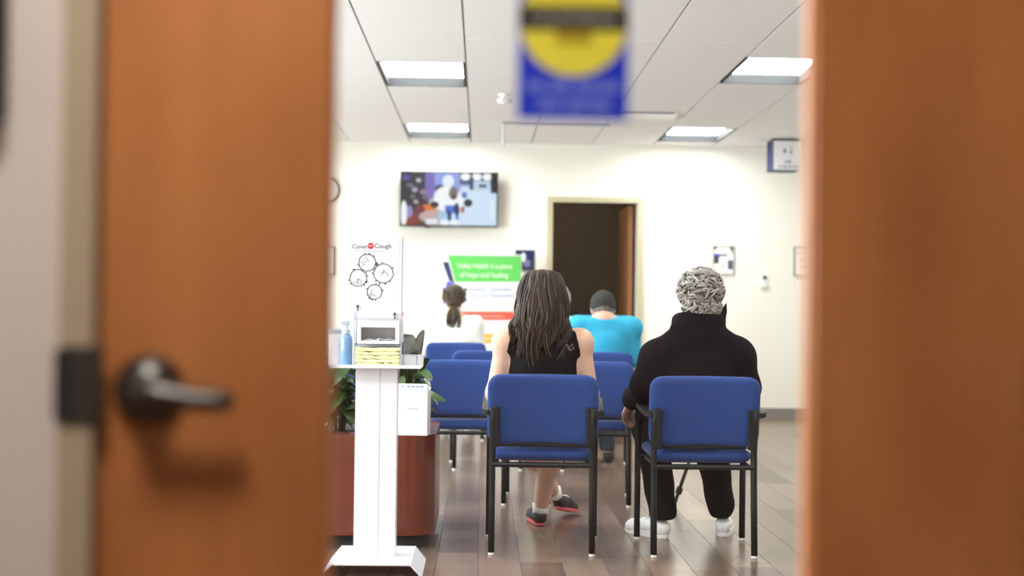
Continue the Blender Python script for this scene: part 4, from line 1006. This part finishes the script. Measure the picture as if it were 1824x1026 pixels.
# ---------------------------------------------------------------- woman in the black tank top
def woman():
    cy = CHAIRS['A'].location.y; c = W(967, 620, cy + .16).x
    L = V((c, cy + .25, 0)); t = tag(empty('person', L), 'woman with long brown hair in a black tank top, sitting on a blue chair', 'person')
    hc = W(966, 530, cy + .19); hc.z -= .0
    neck = V((c, cy + .15, .99)); shL = V((c - .168, cy + .16, .938)); shR = V((c + .168, cy + .16, .938))
    pel = V((c, cy + .21, .575)); chest = V((c, cy + .165, .83))
    H, q = head_prims(hc, (0, 1, -.08), .98)
    P = H + [cap(hc + V((0, -.012, -.05)), neck, .050, .054, .03, 'neck')]
    P += torso_prims(pel, chest, neck, shL, shR, (.155, .108, .165), (.160, .115, .15), (.185, .125, .11))
    elL = V((c - .214, cy + .17, .70)); elR = V((c + .214, cy + .17, .70)); wrL = V((c - .11, cy + .40, .64)); wrR = V((c + .10, cy + .40, .63))
    P += limb(shL, elL, wrL, .050, .043, .027, 'uarm', 'farm') + limb(shR, elR, wrR, .050, .043, .027, 'uarm', 'farm')
    hand(P, wrL, (.55, .8, -.1), (.6, -.5, .5), (.1, .1, -1), .5); hand(P, wrR, (-.55, .8, -.1), (-.6, -.5, .5), (-.1, .1, -1), .5)
    knL = V((c - .085, cy + .66, .50)); knR = V((c + .085, cy + .66, .50))
    anR = W(963, 905, cy + .78); anL = W(987, 880, cy + .93)
    P += limb(V((c - .09, cy + .24, .555)), knL, anL, .085, .066, .036, 'thigh', 'shin', True) + limb(V((c + .09, cy + .24, .555)), knR, anR, .085, .072, .038, 'thigh', 'shin', True)
    P += [cap(anR, anR + V((-.004, .10, -.045)), .032, .024, .02, 'foot'), cap(anL, anL + V((.02, .09, -.06)), .032, .022, .02, 'foot')]
    b = body(P, M_skin, t, L, .008); eyes(q, t, L)
    garment('tank_top', P, ('torso', 'thigh0'), .009, M_blackcloth, t, L, .008, cuts=[((c + .150, 0, .97), (1, 0, .24)), ((c - .150, 0, .97), (-1, 0, .24)), ((c, cy + .15, 1.0), (0, -.25, 1)), ((c, 0, .50), (0, 0, -1))], wr=.003, wf=28)
    garment('shorts', P, ('thigh',), .012, mat('dark_denim_shorts', lin(40, 44, 60), .85), t, L, .010, cuts=[((0, knL.y - .06, 0), (0, 1, 0))])
    # shoes and socks
    shoe(t, L, V((anR.x, anR.y - .05, .0)), (-.12, 1), 0, M_shoeblack, M_solepink, .255, 0, .072, .013)
    shoe(t, L, V((anL.x + .015, anL.y - .035, .058)), (.45, 1), R(-12), M_shoeblack, M_solepink, .255, 0, .072, .013)
    for an, sp in ((anR, V((.0, .0, .045))), (anL, V((-.015, -.01, .05)))):
        bm = bmesh.new(); tube(bm, [an + V((0, -.004, -.03)) - L, an + V((0, -.002, 0)) - L, an + sp * .6 - L], [.040, .041, .042], 16); obj('sock', bm, M_sock, t, True)
    # hair: base volume and flowing locks
    hp = [ell(hc + V((0, -.012, .022)), (.093, .104, .108), .02, 'x'), ell(hc + V((0, -.055, -.06)), (.096, .062, .12), .04, 'x'), ell(hc + V((-.012, -.085, -.16)), (.085, .036, .12), .04, 'x')]
    lo, hi = bounds(hp); s = Sdf(lo, hi, .009); d = s.new()
    for p in hp: s.add(d, p)
    d = s.half(d, hc + V((0, .055, 0)), (0, 1, -.35)); hb = s.mesh('hair', d, M_hairbrownbase, t, L)
    rg = random.Random(11); paths = []
    for ci in range(78):                                    # wavy clumps of locks
        th0 = rg.uniform(-2.1, 2.1) if ci > 24 else rg.uniform(-.9, .9)
        ph, am = rg.uniform(0, 6.28), rg.uniform(.014, .034); fq = rg.uniform(.42, .66); lay0 = rg.uniform(-.2, 1); len0 = rg.uniform(0, 1)
        for si in range(7):
            th = th0 + rg.uniform(-.13, .13); sx_, cy_ = math.sin(th), -math.cos(th); lay = lay0 + rg.uniform(-.3, .3)
            part = V((rg.uniform(-.012, .012), .03 - .05 * abs(math.cos(th)) + rg.uniform(-.02, .02), .118))
            side = V((sx_ * .098, cy_ * .102 - .008, .02)); low = V((sx_ * .106, min(cy_ * .095 - .035, .02), -.085))
            ztip = (-.15 - .13 * len0) if abs(sx_) > .75 else (-.20 - .17 * len0); ztip += rg.uniform(-.012, .012)
            tip = V((sx_ * .092 - .022, -.105 + .02 * abs(sx_), ztip)) + V((rg.uniform(-.006, .006), rg.uniform(-.006, .006), 0))
            ctl = [part, part * .45 + side * .62 + V((0, 0, .042)), side, low, (low + tip) / 2 + V((sx_ * .014, -.014, 0)), tip]
            pts = []
            for j in range(18):
                f_ = j / 17 * (len(ctl) - 1); k0 = min(int(f_), len(ctl) - 2); fr_ = f_ - k0
                p0, p1, p2, p3 = ctl[max(k0 - 1, 0)], ctl[k0], ctl[k0 + 1], ctl[min(k0 + 2, len(ctl) - 1)]
                pt = .5 * ((2 * p1) + (p2 - p0) * fr_ + (2 * p0 - 5 * p1 + 4 * p2 - p3) * fr_ ** 2 + (3 * p1 - p0 - 3 * p2 + p3) * fr_ ** 3)
                wv = min(1, max(0, j / 17 - .22) * 1.6)
                pt = pt + V((math.sin(ph + j * fq), math.cos(ph * 1.7 + j * fq) * .55, 0)) * am * wv + V((sx_, cy_, 0)) * (max(0, lay) * .012)
                pts.append(hc + pt)
            paths.append((pts, rg.uniform(.007, .011), .002))
    strands('locks', paths, M_hairbrown, hb, L)
    # grey print on the back of the top
    bm = bmesh.new(); yb = None
    from mathutils.bvhtree import BVHTree
    tt = [o for o in t.children if o.name.startswith('tank_top')][0]
    bv = BVHTree.FromPolygons([v.co for v in tt.data.vertices], [p.vertices[:] for p in tt.data.polygons])
    def hit(px, py):
        w0 = W(px, py, cy - .3); d_ = (W(px, py, cy + .3) - w0).normalized(); r_ = bv.ray_cast(w0 - L, d_)
        return (r_[0] - d_ * .0015) if r_[0] is not None else None
    for line in ([(988, 603), (996, 608), (1004, 612), (1012, 616)], [(1009, 613), (1014, 620), (1019, 612), (1022, 621), (1016, 624), (1010, 619)]):
        pts = [p for p in (hit(*a) for a in line) if p is not None]
        if len(pts) > 1: tube(bm, pts, .0014, 5)
    if len(bm.verts): obj('grey_print', bm, M_signgrey, tt)
    else: bm.free()
woman()

# ---------------------------------------------------------------- grey curly haired person in black
def older():
    cy = CHAIRS['B'].location.y; c = W(1243, 620, cy + .17).x
    L = V((c, cy + .25, 0)); t = tag(empty('person', L), 'person with short curly grey hair in black jacket and white trainers, seated', 'person')
    hc = W(1247, 528, cy + .20)
    neck = V((c, cy + .16, 1.005)); shL = V((c - .180, cy + .17, .875)); shR = V((c + .180, cy + .17, .88)); pel = V((c, cy + .22, .585)); chest = V((c, cy + .18, .80))
    H, q = head_prims(hc, (.08, 1, -.05), 1.0)
    P = H + [cap(hc + V((0, -.012, -.05)), neck, .058, .062, .03, 'neck')]
    P += torso_prims(pel, chest, neck, shL, shR, (.175, .122, .165), (.205, .145, .16), (.205, .14, .12), .072)
    elL = W(1150, 688, cy + .20); wrL = W(1128, 712, cy + .36)
    elR = W(1327, 690, cy + .17); wrR = V((c + .10, cy + .44, .64))
    P += limb(shL, elL, wrL, .062, .052, .033, 'uarm', 'farm') + limb(shR, elR, wrR, .062, .052, .033, 'uarm', 'farm')
    hand(P, wrL + V((0, .01, -.0)), (-.25, .55, -.8), (.55, .5, .2), (.8, .1, -.4), .55); hand(P, wrR, (-.55, .8, -.1), (-.6, -.5, .5), (-.1, .1, -1), .5)
    knL = V((c - .155, cy + .60, .535)); knR = V((c + .125, cy + .60, .535)); anL = W(1181, 912, cy + .50); anR = W(1284, 903, cy + .55)
    P += limb(V((c - .1, cy + .24, .565)), knL, anL, .095, .07, .045, 'thigh', 'shin') + limb(V((c + .1, cy + .24, .565)), knR, anR, .095, .07, .045, 'thigh', 'shin')
    P += [cap(anL, anL + V((-.03, .09, -.04)), .032, .024, .02, 'foot'), cap(anR, anR + V((.02, .09, -.04)), .032, .024, .02, 'foot')]
    body(P, M_skin2, t, L, .0085); eyes(q, t, L)
    wcut = (wrL - elL).normalized()
    col_ = []
    for i in range(9):                                   # raised collar round the neck, one corner standing up
        a = R(-20 + 220 * i / 8); p = neck + V((.088 * math.cos(a), -.070 * math.sin(a) + .012, .035 + .010 * math.sin(a))); col_.append(p)
    ex = [cap(a, b, .030, .030, .02, 'x') for a, b in zip(col_, col_[1:])]
    ex += [cap(W(1278, 582, cy + .17), W(1288, 556, cy + .17), .026, .017, .02, 'x'), cap(W(1288, 556, cy + .17), W(1295.5, 537, cy + .17), .017, .003, .01, 'x')]
    ex += [cap(W(1203, 584, cy + .12), W(1226, 578, cy + .10), .022, .024, .02, 'x')]
    jk = garment('jacket', P, ('torso', 'uarm', 'farm'), .018, M_blackjacket, t, L, .0085, cuts=[((c, 0, .50), (0, 0, -1))], wr=.004, wf=24, extra=ex)
    garment('trousers', P, ('thigh', 'shin'), .022, M_blackpants, t, L, .0095, cuts=[((0, 0, .085), (0, 0, -1))], wr=.005, wf=30)
    shoe(t, L, V((anL.x + .012, anL.y - .055, 0)), (-.75, 1), 0, M_shoewhite, M_soleGrey, .275)
    shoe(t, L, V((anR.x, anR.y - .05, 0)), (.25, 1), 0, M_shoewhite, M_soleGrey, .275)
    hp = [ell(hc + V((0, -.014, .028)), (.096, .106, .098), .02, 'x'), ell(hc + V((0, -.050, -.045)), (.080, .060, .062), .03, 'x')]
    lo, hi = bounds(hp); s = Sdf(lo, hi, .009); d = s.new()
    for p in hp: s.add(d, p)
    d = s.half(d, hc + V((0, .06, 0)), (0, 1, -.4)); hb = s.mesh('hair', d, M_hairgreybase, t, L)
    rg = random.Random(4); paths = []
    for i in range(170):
        th = rg.uniform(-1.9, 1.9); zz = rg.uniform(-1, .4); r_ = math.sqrt(1 - zz * zz); nrm = V((math.sin(th) * r_, -math.cos(th) * r_, zz)); p0 = hc + V((nrm.x * .084, nrm.y * .066 - .048, nrm.z * .060 - .045))
        tg = V((rg.uniform(-.7, .7), 0, -1)); tg = (tg - nrm * tg.dot(nrm)).normalized(); rad = rg.uniform(.008, .015); bn_ = nrm.cross(tg); sw_ = rg.uniform(3, 5); sgn = rg.choice((-1, 1))
        paths.append(([p0 + tg * (j / 9 * .028) + (bn_ * sgn * math.cos(sw_ * j / 9) + nrm * math.sin(sw_ * j / 9) * .45) * rad for j in range(10)], rg.uniform(.0055, .0085), .0028))
    for i in range(520):
        ph = rg.uniform(0, 2 * math.pi); zz = rg.uniform(-.75, 1)
        if math.sin(ph) > .55 and zz < .35: continue
        r_ = math.sqrt(max(0, 1 - zz * zz)); nrm = V((r_ * math.cos(ph), r_ * math.sin(ph), zz)).normalized()
        lowf = max(0, -zz) * .25
        p0 = hc + V((nrm.x * .100 * (1 - lowf), nrm.y * .108 - .014, nrm.z * .102 + .024)) if zz > -.75 else hc
        dn = V((0, 0, -1)); tg = (dn - nrm * dn.dot(nrm)); tg = tg.normalized() if tg.length > .1 else V((0, -1, 0))
        tg = (tg + nrm.cross(tg) * rg.uniform(-1, 1)).normalized(); rad = rg.uniform(.010, .021); sweep = rg.uniform(3.2, 5.2); sgn = rg.choice((-1, 1)); bn_ = nrm.cross(tg)
        pts = [p0 + tg * (j / 9 * .030) + (bn_ * sgn * math.cos(sweep * j / 9) + nrm * math.sin(sweep * j / 9) * .45) * rad for j in range(10)]
        paths.append((pts, rg.uniform(.0055, .0085), .0028))
    strands('curls', paths, M_hairgrey, hb, L)
older()
# walking cane between the knees of the grey haired person
def cane():
    cy = CHAIRS['B'].location.y; b = FL(1199, 905); a = W(1224, 832, b.y - .10)
    d = (a - b); foot = b.copy(); foot.z = 0; topz = a + (a - foot) * ((.70 - a.z) / (a.z - foot.z))
    t = tag(empty('walking_cane', foot), 'dark walking cane with a collar leaning between black trouser legs', 'cane')
    u = (topz - foot); pt = lambda f: u * f
    bm = bmesh.new(); tube(bm, [pt(.03), pt(1)], .010, 10); obj('shaft', bm, M_steel, t, True)
    bm = bmesh.new(); tube(bm, [pt(0), pt(.035)], [.017, .014], 12); obj('rubber_tip', bm, M_blackpl, t)
    f = W(1210, 874, b.y - .05).z / .70
    bm = bmesh.new(); tube(bm, [pt(f - .02), pt(f + .02)], .018, 12); obj('collar', bm, M_blackpl, t)
    bm = bmesh.new(); e = pt(1); tube(bm, [e, e + V((0, 0, .02)), e + V((0, -.03, .035)), e + V((0, -.09, .03))], .013, 10); obj('grip', bm, M_blackpl, t, True)
cane()

# ---------------------------------------------------------------- others farther on
def sitter(label, key, px_c, head_px, sleeve, top_name, top_m, leg_m, shoe_m, skin, elbows, wrists, shw=.175, shz=.95, wide=1.0, head_fwd=(0, 1, -.1), h=.0105, short=True, ankles=None):
    ch = CHAIRS[key]; cy = ch.location.y; c = W(px_c, 600, cy + .18).x
    L = V((c, cy + .25, 0)); t = tag(empty('person', L), label, 'person')
    hc = W(head_px[0], head_px[1], cy + head_px[2]); nx = (c + hc.x) / 2
    neck = V((nx, cy + .17, shz + .045)); shL = V((c - shw, cy + .18, shz)); shR = V((c + shw, cy + .18, shz)); pel = V((ch.location.x, cy + .23, .585)); chest = V((c, cy + .19, shz - .12))
    H, q = head_prims(hc, head_fwd, 1.0)
    P = H + [cap(hc + V((0, -.012, -.05)), neck, .053, .058, .03, 'neck')]
    P += torso_prims(pel, chest, neck, shL, shR, (.165 * wide, .115, .165), (.17 * wide, .125, .15), (.185 * wide, .13, .11), .052)
    elL, elR = W(*elbows[0][:2], cy + elbows[0][2]), W(*elbows[1][:2], cy + elbows[1][2]); wrL, wrR = [W(*a[:2], cy + a[2]) for a in wrists]
    P += limb(shL, elL, wrL, .054, .046, .03, 'uarm', 'farm') + limb(shR, elR, wrR, .054, .046, .03, 'uarm', 'farm')
    hand(P, wrL, (.4, .8, -.2), (.6, -.5, .5), (.1, .1, -1), .5); hand(P, wrR, (-.4, .8, -.2), (-.6, -.5, .5), (-.1, .1, -1), .5)
    cx = ch.location.x; an = ankles or [(cx - .10, cy + .62), (cx + .10, cy + .62)]
    feet = []
    for s_, (ax, ay) in zip((-1, 1), an):
        a_ = V((ax, ay, .09)); kn = V((cx + s_ * .11, cy + .66, .525)); feet.append(a_)
        P += limb(V((cx + s_ * .09, cy + .25, .565)), kn, a_, .088, .062, .038, 'thigh', 'shin') + [cap(a_, a_ + V((s_ * .01, .09, -.045)), .03, .022, .02, 'foot')]
    body(P, skin, t, L, h); eyes(q, t, L)
    garment(top_name, P, ('torso', 'uarm') + (('farm',) if sleeve else ()), .014, top_m, t, L, h, cuts=[((c, 0, .50), (0, 0, -1)), ((nx, cy + .17, shz + .075), (0, -.3, 1))], wr=.005, wf=26)
    garment('trousers', P, ('thigh', 'shin'), .016, leg_m, t, L, h, cuts=[((0, 0, .08), (0, 0, -1))], wr=.003, wf=30)
    for s_, a_ in zip((-1, 1), feet): shoe(t, L, V((a_.x, a_.y - .05, 0)), (s_ * .15, 1), 0, shoe_m, M_soleGrey if shoe_m is M_shoewhite else M_blackpl, .27)
    return t, hc, L, q, cy
# man in turquoise with a black cap
t, hc, L, q, cy = sitter('man in a turquoise shirt and black cap, sitting bowed on a blue chair', 'F', 1075, (1074, 549, .26), False, 'shirt', M_turq, M_jeans, M_shoeblack, M_skin2,
    [(1022, 640, .22), (1128, 640, .22)], [(1050, 660, .42), (1095, 660, .42)], shw=.185, shz=.965, wide=1.12, head_fwd=(0, 1, -.35), ankles=[(CHAIRS['F'].location.x - .02, CHAIRS['F'].location.y + .52), (CHAIRS['F'].location.x + .13, CHAIRS['F'].location.y + .52)])
hp = [ell(hc + V((0, -.012, .006)), (.080, .098, .088), .02, 'x')]
lo, hi = bounds(hp); s = Sdf(lo, hi, .008); d = s.new(); s.add(d, hp[0]); d = s.half(d, hc + V((0, .02, 0)), (0, 1, .5)); d = s.half(d, hc + V((0, 0, -.07)), (0, 0, -1)); s.mesh('hair', d, M_hairdk, t, L)
hp = [ell(hc + V((0, -.004, .022)), (.088, .106, .104), .02, 'x')]
lo, hi = bounds(hp); s = Sdf(lo, hi, .008); d = s.new(); s.add(d, hp[0]); d = s.half(d, hc + V((0, -.06, -.012)), (0, -.25, -1))
nb = np.sqrt((s.ax[0][:, None, None] - hc.x) ** 2 + (s.ax[2][None, None, :] - (hc.z - .03)) ** 2) + 0 * s.ax[1][None, :, None]
d = np.where((s.ax[1][None, :, None] < hc.y) , np.maximum(d, .036 - nb), d); cp = s.mesh('cap', d, M_capcloth, t, L)
bm = bmesh.new(); tube(bm, [hc + V((-.04, -.088, -.018)) - L, hc + V((0, -.104, -.022)) - L, hc + V((.04, -.088, -.018)) - L], .007, 6); obj('cap_strap', bm, M_capcloth, cp)
bm = bmesh.new(); plan(bm, [(.075 * math.cos(R(a)), .07 * math.sin(R(a))) for a in range(0, 181, 12)], 0, .004); xf(bm, Matrix.Translation(hc + V((0, .085, -.012)) - L) @ Matrix.Rotation(R(-20), 4, 'X')); obj('cap_bill', bm, M_capcloth, cp)
# person with a ponytail in white
t, hc, L, q, cy = sitter('person with a brown ponytail in a white long sleeved top, seated by the banner', 'G', 810, (809, 531, .22), True, 'white_top', M_whitecloth, M_blackpants, M_shoewhite, M_skin,
    [(766, 612, .24), (851, 618, .20)], [(752, 640, .45), (830, 640, .42)], shw=.165, shz=.945, wide=.98)
hp = [ell(hc + V((0, -.010, .020)), (.086, .100, .100), .02, 'x'), ell(hc + V((0, -.05, -.04)), (.062, .05, .05), .03, 'x')]
lo, hi = bounds(hp); s = Sdf(lo, hi, .009); d = s.new()
for p in hp: s.add(d, p)
d = s.half(d, hc + V((0, .06, 0)), (0, 1, -.4)); hb = s.mesh('hair', d, M_hairponybase, t, L)
rg = random.Random(9); paths = []; knot = hc + V((0, -.105, -.055))
for i in range(110):
    th = rg.uniform(-2, 2); a = hc + V((math.sin(th) * .088, -math.cos(th) * .10 - .01, rg.uniform(-.03, .06))); b = hc + V((0, .03, .122)) if rg.random() < .4 else a + V((0, .05, .03))
    m1 = (b + a) / 2 + (a - hc).normalized() * .012
    paths.append(([b, m1, a, (a + knot) / 2 + V((math.sin(th) * .018, -.012, 0)), knot], .007, .005))
for i in range(120):
    a = rg.uniform(-1, 1); tp = knot + V((a * .045 + rg.uniform(-.01, .01), -.03 + rg.uniform(-.015, .02), rg.uniform(-.20, -.14)))
    md = knot + V((a * .085, -.045 + rg.uniform(-.02, .02), -.075))
    pts = [knot * (1 - u) ** 2 + md * 2 * u * (1 - u) + tp * u * u for u in [k / 8 for k in range(9)]]
    paths.append((pts, .0085, .002))
strands('ponytail', paths, M_hairpony, hb, L)
bm = bmesh.new(); tube(bm, [knot - L + V((.02 * math.cos(2 * math.pi * k / 16), 0, .02 * math.sin(2 * math.pi * k / 16))) for k in range(17)], .007, 6); obj('hair_tie', bm, M_blackpl, hb, True)
# grey haired person mostly hidden behind the woman in the tank top
t, hc, L, q, cy = sitter('grey haired person in a white top, mostly hidden by the brown haired woman', 'K', 996, (997, 534, .22), True, 'white_top', M_whitecloth, M_blackpants, M_shoewhite, M_skin,
    [(952, 618, .2), (1036, 618, .2)], [(975, 640, .42), (1018, 640, .42)], shw=.16, shz=.945, wide=.98, h=.012)
hp = [ell(hc + V((0, -.010, .020)), (.090, .104, .104), .02, 'x'), ell(hc + V((0, -.05, -.045)), (.075, .055, .055), .03, 'x')]
lo, hi = bounds(hp); s = Sdf(lo, hi, .009); d = s.new()
for p in hp: s.add(d, p)
d = s.wrinkle(d, .004, 90); d = s.half(d, hc + V((0, .06, 0)), (0, 1, -.4)); s.mesh('hair', d, mat('pale_grey_hair', (.42, .39, .36), .7, noise=.3, nscale=50), t, L)
